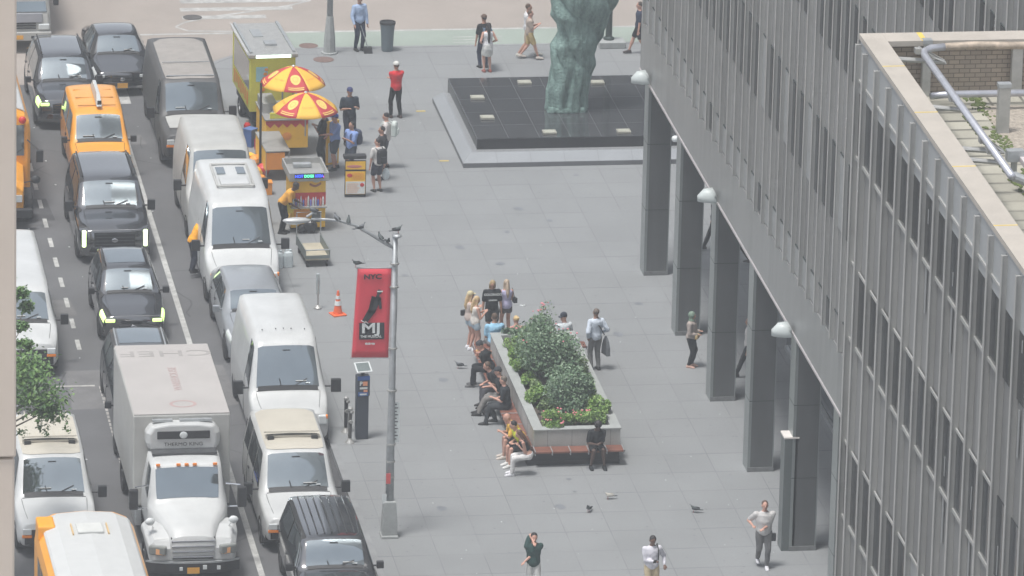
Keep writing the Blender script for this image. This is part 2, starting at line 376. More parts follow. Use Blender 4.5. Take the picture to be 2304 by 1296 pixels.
# columns of the arcade
cb = [(1448, 620), (1522, 755), (1600, 903), (1675, 1062), (1757, 1240)]
cl = ['farthest dark arcade column at the fountain corner', 'dark arcade column behind the woman in the green headscarf', 'middle dark arcade column between headscarf woman and partly hidden pedestrian', 'dark arcade column just left of the floodlit bay above the pylon', 'dark arcade column right behind the low pylon']
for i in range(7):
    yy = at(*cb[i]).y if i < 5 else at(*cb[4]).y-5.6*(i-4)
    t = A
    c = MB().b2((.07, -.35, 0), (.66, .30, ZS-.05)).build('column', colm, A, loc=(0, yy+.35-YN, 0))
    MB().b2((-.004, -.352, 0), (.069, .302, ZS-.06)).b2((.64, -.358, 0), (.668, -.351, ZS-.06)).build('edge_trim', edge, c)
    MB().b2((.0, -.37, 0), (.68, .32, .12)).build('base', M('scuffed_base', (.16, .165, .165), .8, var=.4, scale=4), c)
    for zz in (1.9, 3.8): MB().b2((-.006, -.356, zz), (.67, .306, zz+.014)).build('seam', joint_shadow, c)
# lobby glass
lob = M('lobby_glass', (.05, .06, .07), .08, var=.3, spec=.8, scale=.4)
la(MB().b2((2.85, -LA, 0), (3.0, -8.2, ZS-.06)).b2((2.85, -8.2, 0), (14, -8.05, ZS-.06)), 'lobby_wall', lob)
la(MB().b2((2.75, -LA, .0), (2.84, -8.3, .12)).b2((2.77, -LA, 2.4), (2.84, -8.3, 2.48)), 'lobby_frame', M('lobby_frame_metal', (.45, .46, .46), .3, .6))
# pylon in front of the last column
q = at(1757, 1240); h = ony(1757, 988, q.y).z
P = thing('entrance_pylon', 'slim grey metal pylon with white cap in front of the last arcade column', 'pylon', (q.x, q.y, 0))
MB().b2((0, 0, 0), (.34, .5, h)).build('shaft', M('pylon_metal', (.13, .15, .148), .4, .3), P, bevel=.01)
MB().b2((-.02, -.015, h+.001), (.36, .52, h+.04)).build('top_cap', M('pale_cap', (.66, .62, .58), .5), P)
q = at(1792, 1236); T = thing('ash_bin', 'narrow black cylinder ash bin at the foot of the last arcade column', 'ash bin', q)
MB().lathe([(.08, 0), (.08, .02), (.06, .05), (.06, .9), (.07, .92), (.07, 1.0), (.02, 1.03)]).build('cylinder', plast, T, smooth=False)
MB().b2((-.03, -.075, .82), (.03, -.062, .9)).build('slot_plate', steel, T)
# floodlights on the fascia
sp_ = M('fixture_white', (.50, .54, .53), .4, var=.08)
for i, (px, py, dy_) in enumerate([(1437, 182, 0), (1588, 448, 0), (1757, 750, 0)]):
    q = onx(px+22, py, XA-.05)
    t = thing('floodlight', ['white domed floodlight with bird spikes at far corner of the arcade fascia', 'white domed floodlight with bird spikes above the third arcade column', 'white domed floodlight with bird spikes nearest the camera on the fascia'][i], 'floodlight', (XA-.02, q.y, q.z), 0, 'floodlights along the arcade edge')
    rs = []
    for a in range(9):
        th = a/8*math.pi; 
        rs.append([(-.02-.50*math.sin(th)*k, -.02-.24*math.cos(th), (.24*s_ if s_ > 0 else .06*s_)*math.sin(th)**.5 if a not in (0, 8) else 0) for k, s_ in ((.2, 1.3), (.7, 1.15), (1, .5), (1, -.6), (.6, -1), (.2, -1))])
    MB().rings(rs).build('dome_housing', sp_, t, smooth=True)
    g = MB()
    for k in range(16):
        x = -.08-.02*k; g.tube([(x, (k % 4-1.5)*.07, .15), (x+rnd.uniform(-.05, .05), (k % 4-1.5)*.08, .15+.13)], .004, 3)
    g.build('bird_spikes', galv, t)
    MB().tube([(0, 0, 0), (-.15, 0, .05)], .03).build('bracket', steel, t)
# ================================================================ near wing with the roof
XB = -27.52+(3.82+27.52)*.79
qc = onx(1937, 75, XB); ZR = qc.z; YB = qc.y
B = thing('office_wing', 'lower grey office wing at right with finned facade and cream stone parapet around its roof', 'office building', (XB, YB, 0))
def lb(b, n, m, **k): return b.build(n, m, B, **k)
LB = 26; WB = 5.2; H = ZR
lb(MB().b2((.03, -LB, 0), (WB, -.02, H-1.12)), 'facade_wall', facd)
f0 = onx(1952.7, 121.7, XB).y-YB; f12 = onx(2298.9, 619, XB).y-YB; sp2 = (f12-f0)/12; zft = onx(1952.7, 121.7, XB).z
fy = [f0+sp2*i for i in range(-1, 20)]; fy[0] = -.05
for y in fy:
    lb(MB().b2((-.085, y-.03, 8), (.03, y+.03, zft)).b2((-.10, y-.055, 8), (-.085, y+.055, zft)), 'fin', finm)
g = MB()
for y in fy: g.b2((-.008, y+.06, 8), (.031, y+.085, zft))  # painted shadow lines next to the wing's fins
lb(g, 'fin_shadow_line', joint_shadow)
z1 = onx(1930, 178, XB).z; z0 = onx(1925, 345, XB).z; fh = onx(1930, 178, XB).z-onx(1912, 583, XB).z
wn_ = 0
for k in range(4):
    for i, y in enumerate(fy[:-1]):
        yb_ = fy[i+1]+.04; yt_ = y-.035
        w_ = MB().b2((.002, yb_, z0-k*fh), (.02, yt_, z1-k*fh)).build('window', winl if rnd.random() < .14 else wing, B)
        if i < 12: MB().b2((-.028, yb_-.04, z0-k*fh-.07), (.0, yt_+.06, z0-k*fh-.005)).b2((-.028, yb_-.04, z1-k*fh+.005), (0, yt_+.06, z1-k*fh+.055)).build('frame', finm, w_)
        if rnd.random() < .35 and i > 1:       # bright reflections painted as pale strips on the glass
            hh = rnd.uniform(.3, .9); zz = rnd.uniform(z0-k*fh, z1-k*fh-hh)
            MB().b2((-.006, yt_-.32, z0-k*fh-.95), (.0, yt_-.22, z0-k*fh-.12)).b2((-.006, yt_-.30, zz), (.0, yt_-.24, zz+hh*.6)).build('reflection_strip', winl, w_)
cop = M('coping_stone', (.40, .365, .32), .7, var=.12, scale=1.5, bump=.2)
PWD = .39; PZ = ZR
g = MB().b2((-.03, -LB, PZ-.10), (PWD, 0, PZ)).b2((PWD+.002, -PWD-.18, PZ-.10), (WB+2, 0, PZ))
lb(g, 'coping', cop)
lb(MB().b2((0, -LB, PZ-1.12), (PWD-.04, -.02, PZ-.10)), 'parapet_wall', fac)
ylw = M('yellow_joint', (.62, .46, .10), .7)
g = MB()
for px, py in [(1990, 120), (2062, 235), (2147, 356), (2240, 485)]:
    q = onx(px, py, XB); g.b2((-.028, q.y-YB-.02, PZ+.0005), (PWD-.002, q.y-YB+.02, PZ+.003))
q = at(2078, 88, PZ); g.b2((q.x-XB-.05, -PWD-.17, PZ+.0005), (q.x-XB+.05, -.01, PZ+.003))
lb(g, 'joint_paint', ylw)
# brick on the inside of the far parapet
def brickmat(name, c1, c2, mortar, sc_, bw, bh):
    m = bpy.data.materials.new(name); m.use_nodes = True; n = m.node_tree.nodes; l = m.node_tree.links; b = n['Principled BSDF']
    t = n.new('ShaderNodeTexCoord'); mp = n.new('ShaderNodeMapping'); mp.inputs['Rotation'].default_value = (R_(90), 0, 0)
    br = n.new('ShaderNodeTexBrick'); br.inputs['Color1'].default_value = (*c1, 1); br.inputs['Color2'].default_value = (*c2, 1); br.inputs['Mortar'].default_value = (*mortar, 1)
    br.inputs['Scale'].default_value = sc_; br.inputs['Brick Width'].default_value = bw; br.inputs['Row Height'].default_value = bh; br.inputs['Mortar Size'].default_value = .008
    l.new(t.outputs['Object'], mp.inputs[0]); l.new(mp.outputs[0], br.inputs[0]); l.new(br.outputs[0], b.inputs['Base Color']); b.inputs['Roughness'].default_value = .9
    return m
bm_ = brickmat('tan_brick', (.43, .35, .27), (.34, .28, .22), (.17, .14, .12), 1, .20, .085)
lb(MB().b2((PWD+.01, -.34, PZ-1.12), (WB+2, -.20, PZ-.10)), 'brick_parapet', bm_)
# roof deck
deck = grid_mat('roof_pavers', (.34, .325, .27), .62, .55, XB+.4, YB, .05, .8, .5, .7)
lb(MB().b2((PWD, -LB, PZ-1.12), (2.0, -.34, PZ-1.06)), 'roof_deck', deck)
grav = M('roof_gravel', (.34, .30, .25), .95, var=.5, scale=14, bump=1, bscale=30)
lb(MB().b2((2.001, -LB, PZ-1.10), (WB+2, -1.3, PZ-1.05)), 'gravel_bed', grav)
lb(MB().b2((2.001, -1.3, PZ-1.12), (WB+2, -.34, PZ-1.062)), 'roof_deck', deck)
# moss tufts between the pavers
moss = M('moss', (.10, .13, .04), .9, var=.5, scale=9); g = MB()
for i in range(3600):
    x = rnd.choice([.62+rnd.gauss(0, .03), 1.02+rnd.gauss(0, .03), 1.64+rnd.gauss(0, .03), 1.98+rnd.gauss(0, .08)]); y = -rnd.uniform(.4, 13); 
    if math.sin(y*2.3+x*5)+rnd.uniform(-.9, .9) < -.2: continue
    s_ = rnd.uniform(.015, .05); g.ell((x, y, PZ-1.055), (s_, s_*1.8, .025), nu=5, nv=3)
mo = lb(g, 'moss_tufts', moss); mo['kind'] = 'stuff'
# guard rail: pipes on posts
pipe = M('rail_pipe', (.45, .46, .50), .35, .5, var=.15, scale=5); pipeb = M('rail_pipe_rusty', (.40, .33, .26), .6, .2, var=.4, scale=6)
RT = thing('roof_rail', 'silver pipe guard rail with bent corner standing inside the roof parapet', 'guard rail', (XB, YB, PZ-1.06))
a1 = at(2085, 118, PZ+.05); a2 = at(2262, 398, PZ+.05)
def rel(q): return (q.x-XB, q.y-YB, q.z-(PZ-1.06))
a1r = V3(rel(a1)); a2r = V3(rel(a2))
xx = (a1r.x+a2r.x)/2+.02
MB().tube([(xx+.45, a1r.y+.17, 1.16), (xx+.18, a1r.y+.14, 1.15), (xx+.04, a1r.y+.02, 1.12), (xx, a1r.y-.2, 1.11), (xx, a2r.y, 1.11)], .068, 10).build('top_pipe', pipe, RT, smooth=True)
MB().tube([(xx+.45, a1r.y+.17, 1.16), (xx+1.0, a1r.y+.19, 1.18), (xx+1.7, a1r.y+.18, 1.16), (xx+4, a1r.y+.18, 1.16)], .07, 10).build('bent_pipe', pipeb, RT, smooth=True)
b1 = V3(rel(at(2140, 212, PZ-.75)))
MB().tube([(b1.x-.4, b1.y-.1, b1.z), (b1.x, b1.y, b1.z), (b1.x+4, b1.y, b1.z)], .065, 10).build('lower_pipe', pipe, RT, smooth=True)
for px, py in [(2175, 325), (2255, 445), (2130, 215), (2262, 420)]:
    q = V3(rel(at(px, py, PZ-.9)))
    MB().tube([(PWD, q.y+.1, .85), (q.x-.05, q.y, .8), (xx, q.y-.05, 1.08)], .05, 6).box((xx, q.y-.05, 1.04), (.12, .16, .1)).build('bracket', steel, RT)
for i, (px, py, wpx, zt) in enumerate([(2255, 298, .22, .86), (2046, 165, .16, 1.0), (2254, 170, .2, .9)]):
    q = at(px, py, PZ-1.06)
    t = thing('roof_post', ['weathered steel box post standing on the roof pavers', 'short steel post in the corner behind the roof parapet', 'steel post bolted against the brick parapet of the roof'][i], 'post', (q.x, max(min(q.y, YB-.5), YB-20), PZ-1.06), 0)
    MB().b2((-wpx/2, -.08, 0), (wpx/2, .08, zt)).build('shaft', steel, t, bevel=.01)
    MB().b2((-wpx/2-.01, -.09, zt+.001), (wpx/2+.01, .09, zt+.07)).build('head', galv, t)
q = at(2288, 400, PZ-.9)
t = thing('rooftop_davit', 'steel rail end assembly lying on roof pavers by the pipe end', 'equipment', (q.x, q.y, PZ-1.06))
MB().box((.15, -.5, .45), (.16, 1.6, .10)).build('rail_beam', M('pale_beam', (.55, .50, .50), .5), t)
MB().tube([(0, .3, .1), (0, .25, .55)], .06).box((0, .25, .5), (.3, .2, .2)).tube([(-.1, -.2, .25), (.25, -.9, .25)], .09, 10).build('support', galv, t)
# ================================================================ tan pier at the left edge, close to the camera
v = V3((37-IW/2, 0, -F)); v = RW @ v; Pq = CAM+v*(62/F)
t = thing('stone_pier', 'tan limestone building edge filling the far left side of the photo', 'building', (Pq.x, Pq.y, 0))
vb = RW @ V3((37-IW/2, IH/2-1078, -F)); zj = (CAM+vb*(62/F)).z
tan = M('tan_limestone', (.66, .565, .48), .8, var=.06, scale=1.2, bump=.1)
MB().b2((-14, 0, zj+.02), (0, 9, 62)).build('upper_wall', tan, t, bevel=.02)
MB().b2((-14, .02, 0), (-.012, 8.98, zj)).build('lower_wall', tan, t, bevel=.02)
MB().b2((-13.9, .1, zj-.01), (-.06, 8.9, zj+.03)).build('joint_recess', joint_shadow, t)
# ================================================================ off-frame towers north of the crossing, seen in the car paint
for i, (x0, x1, y0, y1, h, m, lb_) in enumerate([(5, 45, 62, 90, 150, wing, 'dark glass tower beyond the cross street'), (-70, -27, 50, 120, 110, M('tower_stone', (.36, .33, .3), .8), 'pale stone tower across the avenue to the north')]):
    t = thing('glass_tower' if i == 0 else 'stone_tower', lb_, 'tower', (x0, y0, 0))
    MB().b2((0, 0, 0), (x1-x0, y1-y0, h)).build('wall', M('tower_curtain_wall', (.06, .07, .08), .3, .2) if i == 0 else m, t)
    g = MB()
    for k in range(1, int(h/4)): g.b2((-.1, -.12, k*4-.6), (x1-x0+.1, -.01, k*4+.6))
    g.build('spandrel_bands', facd, t)
# ================================================================ fountain
dk = M('black_granite', (.05, .053, .057), .10, var=.3, spec=.7, scale=1.5, coat=.4)
dk2 = M('black_granite_edge', (.03, .032, .035), .3, var=.2)
gr = M('grey_granite_coping', (.27, .285, .30), .5, var=.08, scale=2); grs = M('grey_granite_side', (.15, .155, .165), .55, var=.1, scale=2)
a = at(1045, 378); c = at(970, 230)
FX = a.x-.03; FY = a.y; FB = c.y
t = thing('fountain_basin', 'black granite fountain slab inside a low grey stone coping around the bronze statue', 'fountain', (FX, FY, 0))
HC = .26
def cop_profile(): pass
# sloped coping on the left and the front
L1 = FB-FY; W1 = 9.0
MB().rings([[(0, 0, 0), (0, 0, HC*.55), (.27, .42, HC+.08), (.34, .46, HC+.08), (.34, .46, 0)], [(0, L1, 0), (0, L1, HC*.55), (.27, L1-.15, HC+.08), (.34, L1-.15, HC+.08), (.34, L1, 0)]]).build('left_coping', gr, t)
MB().rings([[(0, 0, 0), (0, 0, HC*.55), (.27, .42, HC+.08), (.34, .46, HC+.08), (.34, .46, 0)], [(W1, 0, 0), (W1, 0, HC*.55), (W1, .42, HC+.08), (W1, .46, HC+.08), (W1, .46, 0)]]).build('front_coping', gr, t)
g = MB().b2((-.004, -.004, 0), (W1, .01, HC*.5)).b2((-.004, 0, 0), (.01, L1, HC*.5)); g.build('coping_side', grs, t)
g = MB()
for k in range(1, 9): g.b2((k*1.0, -.006, HC*.3), (k*1.0+.008, .43, HC+.082))
gz = M('granite_joint', (.15, .15, .16), .8)
g = MB()
for k in range(1, 9):
    x = k*1.0; g.add([(x, -.006, .0), (x+.009, -.006, 0), (x+.009, -.006, HC*.56), (x, -.006, HC*.56), (x, .415, HC+.086), (x+.009, .415, HC+.086)], [(0, 1, 2, 3), (3, 2, 5, 4)])
g.build('coping_joint', gz, t)
MB().b2((.34, .46, 0), (W1, L1+.2, .22)).build('trough', M('wet_grate', (.33, .34, .35), .4, .3, var=.35, scale=14), t)
s0 = at(1072, 312, .55); s1 = at(1008, 176, .55)
SX = s0.x-FX+.03; SY = s0.y-FY; SB = s1.y-FY
MB().b2((SX, SY, .1), (W1-.3, SB, .55)).build('slab', dk, t, bevel=.012)
MB().b2((SX-.012, SY-.012, .12), (W1-.3, SY-.001, .535)).b2((SX-.012, SY, .12), (SX-.001, SB, .535)).build('slab_side', dk2, t)
g = MB(); 
for k in range(1, 7): g.b2((SX+k*.92, SY+.01, .5505), (SX+k*.92+.008, SB-.01, .552))
for k in range(1, 5): g.b2((SX+.01, SY+k*1.35, .5505), (W1-.3, SY+k*1.35+.008, .552))
g.build('slab_joints', M('slab_joint', (.16, .165, .17), .6), t)
for px, py in [(1180, 187), (1344, 187), (1074, 221), (1096, 266), (1236, 299), (1403, 297)]:
    q = at(px, py, .56)-V3((FX, FY, 0))
    f_ = MB().b2((-.2, -.17, 0), (.2, .17, .055)).build('ground_light', M('light_frame', (.42, .41, .35), .5, .3), t, loc=q)
    MB().b2((-.15, -.12, .056), (.15, .12, .062)).build('lens', M('light_lens', (.45, .45, .38), .3, var=.2), f_)
MB().ell((0, 0, 0), (.13, .13, .1)).build('spot_lamp', lampw, t, loc=at(1520, 312, .6)-V3((FX, FY, 0)), smooth=True)
# ================================================================ statue
brz = bpy.data.materials.new('verdigris_bronze'); brz.use_nodes = True; n = brz.node_tree.nodes; l = brz.node_tree.links; bb = n['Principled BSDF']
bb.inputs['Roughness'].default_value = .75; bb.inputs['Metallic'].default_value = .15
tc = n.new('ShaderNodeTexCoord'); nz = n.new('ShaderNodeTexNoise'); nz.inputs['Scale'].default_value = 2.2; nz.inputs['Detail'].default_value = 10; nz.inputs['Roughness'].default_value = .75
mp = n.new('ShaderNodeMapping'); mp.inputs['Scale'].default_value = (2.2, 2.2, .55); l.new(tc.outputs['Object'], mp.inputs[0]); l.new(mp.outputs[0], nz.inputs[0])
cr = n.new('ShaderNodeValToRGB'); e = cr.color_ramp.elements; e[0].position = .36; e[0].color = (.085, .14, .125, 1); e[1].position = .62; e[1].color = (.235, .345, .315, 1)
l.new(nz.outputs[0], cr.inputs[0]); l.new(cr.outputs[0], bb.inputs['Base Color'])
bp = n.new('ShaderNodeBump'); bp.inputs['Strength'].default_value = .9; bp.inputs['Distance'].default_value = .05
n2 = n.new('ShaderNodeTexNoise'); n2.inputs['Scale'].default_value = 14; n2.inputs['Detail'].default_value = 5; l.new(tc.outputs['Object'], n2.inputs[0]); l.new(n2.outputs[0], bp.inputs['Height']); l.new(bp.outputs[0], bb.inputs['Normal'])
base = at(1272, 246, .55)
prof = [(253, 1229, 1322), (240, 1226, 1323), (222, 1229, 1322), (200, 1230, 1325), (167, 1236, 1332), (145, 1238, 1338), (120, 1240, 1336), (100, 1240, 1346), (83, 1250, 1356), (66, 1256, 1358), (50, 1254, 1364), (33, 1242, 1372), (10, 1240, 1384), (-20, 1243, 1393), (-60, 1250, 1385), (-110, 1262, 1372), (-160, 1262, 1372), (-220, 1245, 1385), (-270, 1255, 1375), (-300, 1290, 1335)]
pts = []
for py, xl, xr in prof:
    qa = ony(xl, py, base.y); qb = ony(xr, py, base.y); pts.append((qa.z, (qa.x+qb.x)/2-base.x, (qb.x-qa.x)/2))
pts.sort(); zmin = .55; NR = 150; NT = 120
def interp(z):
    for a, b in zip(pts, pts[1:]):
        if a[0] <= z <= b[0]:
            k = (z-a[0])/(b[0]-a[0]); return a[1]+(b[1]-a[1])*k, a[2]+(b[2]-a[2])*k
    return (pts[0][1], pts[0][2]) if z < pts[0][0] else (pts[-1][1], pts[-1][2])
from mathutils import noise as mn
rs = []; ztop = pts[-1][0]
for i in range(NR+1):
    z = zmin+(ztop-zmin)*i/NR; cx, r = interp(z); ring = []; H = z-zmin
    for j in range(NT):
        th = j*2*math.pi/NT; c_, s_ = math.cos(th), math.sin(th)
        # drapery: swags that sweep from upper left down to lower right, and vertical folds below
        tf_ = ((th+math.pi/2+math.pi) % (2*math.pi))-math.pi; sw = H*1.25+.95*tf_+.25*math.sin(tf_*2+H)
        k = max(0, min(1, (H-.9)/.5))
        ridge = abs(math.sin(sw*2.6))**.5
        vert = (abs(math.sin(tf_*4.5+.35*math.sin(H*1.4)))**.5*2-1.2)*.9+.4*math.sin(tf_*15+H*.8)
        leg = -.22*math.exp(-((th+1.75-.12*H+6.283*(th > 3.2)*-1)**2)/.035)*(1 if H < 1.5 else max(0, 2.3-H))
        nzv = mn.noise(V3((c_*1.6, s_*1.6, z*2.1)))*.03+mn.noise(V3((c_*7, s_*7, z*2.5)))*.03
        rad_ = r*(.96+k*.10*(ridge-.6)*2.3+(1-k)*.075*vert+leg*.55+nzv)
        ring.append((cx+rad_*c_, rad_*.72*s_, z-zmin-.02))
    rs.append(ring)
st = thing('bronze_statue', 'green bronze statue of draped legs standing on the black fountain slab', 'statue', (base.x, base.y, zmin))
MB().rings(rs).build('draped_figure', brz, st, smooth=True)
MB().rings([[(-.62, -.36, -.01), (-.1, -.46, -.01), (.55, -.40, -.01), (.6, .2, -.01), (-.5, .3, -.01)], [(-.56, -.33, .16), (-.1, -.44, .13), (.5, -.37, .15), (.55, .2, .15), (-.5, .3, .15)]]).build('broken_base', brz, st, mods=[('remesh', .03), ('disp', .06, 'rocky', .2)])
# ================================================================ vehicles
def cr(p0, p1, p2, p3, t, k):
    lin = p1.lerp(p2, t)
    c = .5*((2*p1)+(p2-p0)*t+(2*p0-5*p1+4*p2-p3)*t*t+(3*p1-p0-3*p2+p3)*t**3)
    return lin.lerp(c, k)
class Shell:
    """rows: (y, zb, zm, zbelt, zt, wb, wm, wbelt, wt, crown), nose first; w runs 0..12 round the section"""
    def __init__(s, rows, k=.55):
        s.k = k; s.R = []
        for y, zb, zm, zl, zt, wb, wm, wl, wt, c in rows:
            h = [V3((0, y, zb)), V3((wb, y, zb)), V3((wm, y, zm)), V3((wl, y, zl)), V3((wt, y, zt)), V3((wt*.55, y, zt+c*.8)), V3((0, y, zt+c))]
            s.R.append(h+[V3((-p.x, p.y, p.z)) for p in reversed(h[1:-1])])
        s.n = len(rows)
    def ring(s, i, w):
        i = max(0, min(s.n-1, i)); r = s.R[i]; a = int(math.floor(w)) % 12; t = w-math.floor(w)
        return cr(r[a-1], r[a], r[(a+1) % 12], r[(a+2) % 12], t, s.k*.6)
    def S(s, u, w):
        u = max(0, min(s.n-1-1e-6, u)); i = int(u); t = u-i
        a = s.ring(i-1, w) if i > 0 else s.ring(i, w)*2-s.ring(i+1, w)
        d = s.ring(i+2, w) if i+2 < s.n else s.ring(i+1, w)*2-s.ring(i, w)
        return cr(a, s.ring(i, w), s.ring(i+1, w), d, t, s.k)
    def N(s, u, w):
        e = .02; a = s.S(min(u+e, s.n-1), w)-s.S(max(u-e, 0), w); b = s.S(u, w+e)-s.S(u, w-e)
        n = a.cross(b).normalized(); p = s.S(u, w); c = V3((0, p.y, (s.ring(int(u), 0).z+s.ring(int(u), 6).z)/2))
        return n if n.dot(p-c) > 0 else -n
    def body(s, su=5, sw=3):
        us = [i/su for i in range((s.n-1)*su+1)]; ws = [j/sw for j in range(12*sw)]
        rs = [[s.S(u, w) for w in ws] for u in us]
        def dome(r, d):
            c = sum(r, V3())/len(r); return [c+(p-c)*.93+V3((0, d, 0)) for p in r]
        rs = [dome(rs[0], -.035)]+rs+[dome(rs[-1], .035)]
        return MB().rings(rs)
    def patch(s, u0, u1, w0, w1, off=.008, nu=8, nw=8, u0b=None, u1b=None, rd=.06):
        """surface patch with rounded corners; u0b/u1b give the u-range at w1 when it differs"""
        u0b = u0 if u0b is None else u0b; u1b = u1 if u1b is None else u1b
        g = []
        for i in range(nu+1):
            row = []
            for j in range(nw+1):
                a = i/nu; b = j/nw
                ins = rd*(max(0, 1-min(b, 1-b)*nw/1.5))**2 if rd else 0
                aa = ins+(1-2*ins)*a
                w = w0+(w1-w0)*b; u = (u0+(u0b-u0)*b)*(1-aa)+(u1+(u1b-u1)*b)*aa
                row.append(s.S(u, w)+s.N(u, w)*off)
            g.append(row)
        m = MB(); m.v = [tuple(p) for r in g for p in r]
        for i in range(nu):
            for j in range(nw):
                q = i*(nw+1)+j; m.f.append((q, q+1, q+nw+2, q+nw+1)); m.m.append(0)
        # orient outward
        a, b, c = [V3(m.v[k]) for k in m.f[0][:3]]; nn = (b-a).cross(c-a)
        if nn.dot(s.N((u0+u1)/2, (w0+w1)/2)) < 0: m.f = [tuple(reversed(f)) for f in m.f]
        return m
def wheel(parent, x, y, r, wd=.22, rim=rimm):
    g = MB(); pr = [(r*.62, -wd/2), (r*.9, -wd/2), (r, -wd/2+.03), (r, wd/2-.03), (r*.9, wd/2), (r*.62, wd/2), (r*.6, 0)]
    sx = 1 if x > 0 else -1
    n = 20
    g.rings([[(x+sx*zz, y+rr*math.cos(t*2*math.pi/n), r+rr*math.sin(t*2*math.pi/n)) for t in range(n)] for rr, zz in pr])
    wv = thing_part('wheel', parent)
    g.build('tyre', rubber, wv, smooth=False)
    h = MB(); 
    h.rings([[(x+sx*zz, y+rr*math.cos(t*2*math.pi/n), r+rr*math.sin(t*2*math.pi/n)) for t in range(n)] for rr, zz in [(r*.6, -.02), (r*.6, .07), (r*.52, .075), (r*.5, .04), (r*.15, .05), (r*.1, .08), (.01, .08)]])
    for k in range(5):
        a = k*2*math.pi/5; h.tube([(x+sx*.06, y, r), (x+sx*.07, y+r*.55*math.cos(a), r+r*.55*math.sin(a))], r*.09, 5)
    h.build('rim', rim, wv)
    return wv
def thing_part(name, parent):
    o = bpy.data.objects.new(name, None); COL.objects.link(o); o.parent = parent; o.empty_display_size = .1; return o
def mirror_obj(t, x, y, z, s=1, m=plast, arm=.1):
    sx = 1 if x > 0 else -1
    p = MB().box((x+sx*(arm+.09*s), y, z), (.17*s, .12, .17*s*(1.35 if s > 1.1 else 1))).tube([(x-sx*.05, y+.05, z-.03), (x+sx*arm, y, z-.02)], .025).build('mirror', m, t, bevel=.03)
    MB().box((x+sx*(arm+.09*s), y+.064, z), (.14*s, .006, .13*s)).build('mirror_glass', lampw, p)
    return p
def vehicle(name, label, cat, pos, W, L, rows, paint, sty, group='vehicles queuing on the avenue', yaw=0.0, k=.55):
    t = thing(name, label, cat, (pos[0], pos[1], -.15), yaw, group)
    sh = Shell(rows, k)
    sh.body().build('body', paint, t, smooth=True)
    d = dict(ws=(2.08, 2.92, 4.25), sides=[(3.1, 4.0), (4.06, 4.9)], lamps='wide', lit=None, plate=None, wheels=(.85, L-.85), wr=.34, grille=None, rack=None, roofpatch=None, mz=None, bumper=plast)
    d.update(sty)
    u0, u1, wv = d['ws']
    ws = sh.patch(u0, u1, wv, 12-wv, .010, 8, 12, rd=.03).build('windshield', glass, t, smooth=True)
    g = MB()
    for sx in (-.35, .38):
        a = sh.S(u0+.02, 6-sx)+V3((0, -.01, .03)); b = sh.S(u0+(u1-u0)*.22, 6-sx*2.1-.3)+sh.N(u0+.2, 6)*.03
        g.tube([a, b], .012, 4)
    g.build('wiper', plast, ws)
    sh.patch(u0-.07, u0+.05, wv+.1, 11.9-wv, .014, 3, 10, rd=0).build('cowl_shade_strip', plast, t, smooth=True)  # black cowl, also painting the shading along the screen's lower edge
    rv_ = random.Random(int(pos[1]*10)); q_ = 5.2+rv_.random()*1.6; MB().box(tuple(sh.S(u0+(u1-u0)*.17, q_)+sh.N(2.2, q_)*.013), (.16+.2*rv_.random(), .10, .004)).build('dashboard_paper', white2, ws)
    MB().box(tuple(sh.S(u1-(u1-u0)*.12, 6)+sh.N(2.5, 6)*.012), (.20, .05, .01)).build('inner_mirror', plast, ws)
    MB().box(tuple(sh.S(u0+(u1-u0)*.12, 4.9)+sh.N(2.2, 5)*.014), (.12, .1, .005)).build('sticker', lampw, ws)
    # front side glass (triangle behind the screen pillar) and the side windows
    for side in (0, 1):
        f = (lambda a: a) if side == 0 else (lambda a: 12-a)
        for j, sd_ in enumerate(d['sides']):
            a, b = sd_; lo = a-(.75 if j == 0 else 0)
            sh.patch(lo, b, f(3.12), f(3.9), .009, 8, 5, u0b=a, u1b=b, rd=.02).build('side_window', glass, t, smooth=True)
        if d.get('doors', True):
            g = MB()
            for a, b in d['sides']:
                for w0 in ((b+.03),): g.tube([tuple(sh.S(w0, f(1.4))+sh.N(w0, f(1.6))*.002), tuple(sh.S(w0, f(2))+sh.N(w0, f(2))*.002), tuple(sh.S(w0, f(3))+sh.N(w0, f(3))*.002), tuple(sh.S(w0, f(3.9))+sh.N(w0, f(3.8))*.002)], .008, 4)
            if g.v: g.build('door_seam', plast, t)
            for a, b in d['sides'][:2]:
                p_ = sh.S(b-.15, f(2.75)); g = MB().box(tuple(p_+V3((.02 if side == 0 else -.02, 0, 0))), (.03, .16, .03)); g.build('door_handle', d.get('hmat', plast), t)
    # nose
    zb, zm, zl, zt = rows[0][1:5]; wl = rows[0][7]; wm_ = rows[0][6]
    yb_ = -.05
    bw = W*.93
    g = MB(); n = 9
    prof = []
    for i in range(n):
        x = -bw/2+bw*i/(n-1); yy = yb_-.05+.22*abs(x/(bw/2))**3.2; prof.append((x, yy))
    zb0 = rows[0][1]-.06; zb1 = rows[0][1]+(zt-rows[0][1])*.34
    g.rings([[(x, y+.14, zb0), (x, y, zb0+.02), (x, y-.02, (zb0+zb1)/2), (x, y, zb1), (x, y+.14, zb1+.01)] for x, y in prof]); bo = g.build('bumper', d['bumper'], t, bevel=.01)
    if d['plate']:
        MB().box((0, yb_-.085, (zb0+zb1)/2+.02), (.31, .012, .15)).build('license_plate', d['plate'], t)
    gw, gz0, gz1, slats, gm = d['grille'] or (.8, .42, .68, 4, plast)
    g = MB().box((0, -.035, (gz0+gz1)/2), (gw, .05, gz1-gz0)); go = g.build('grille', gm if gm is not chrome else plast, t, bevel=.012)
    g = MB()
    for i in range(slats):
        zz = gz0+(gz1-gz0)*(i+.5)/slats; g.box((0, -.065, zz), (gw*.94, .02, .022))
    g.build('slat', d.get('slatm', chrome), go)
    MB().ell((0, -.08, (gz0+gz1)/2+.02), (.085, .015, .06)).build('badge', chrome, go)
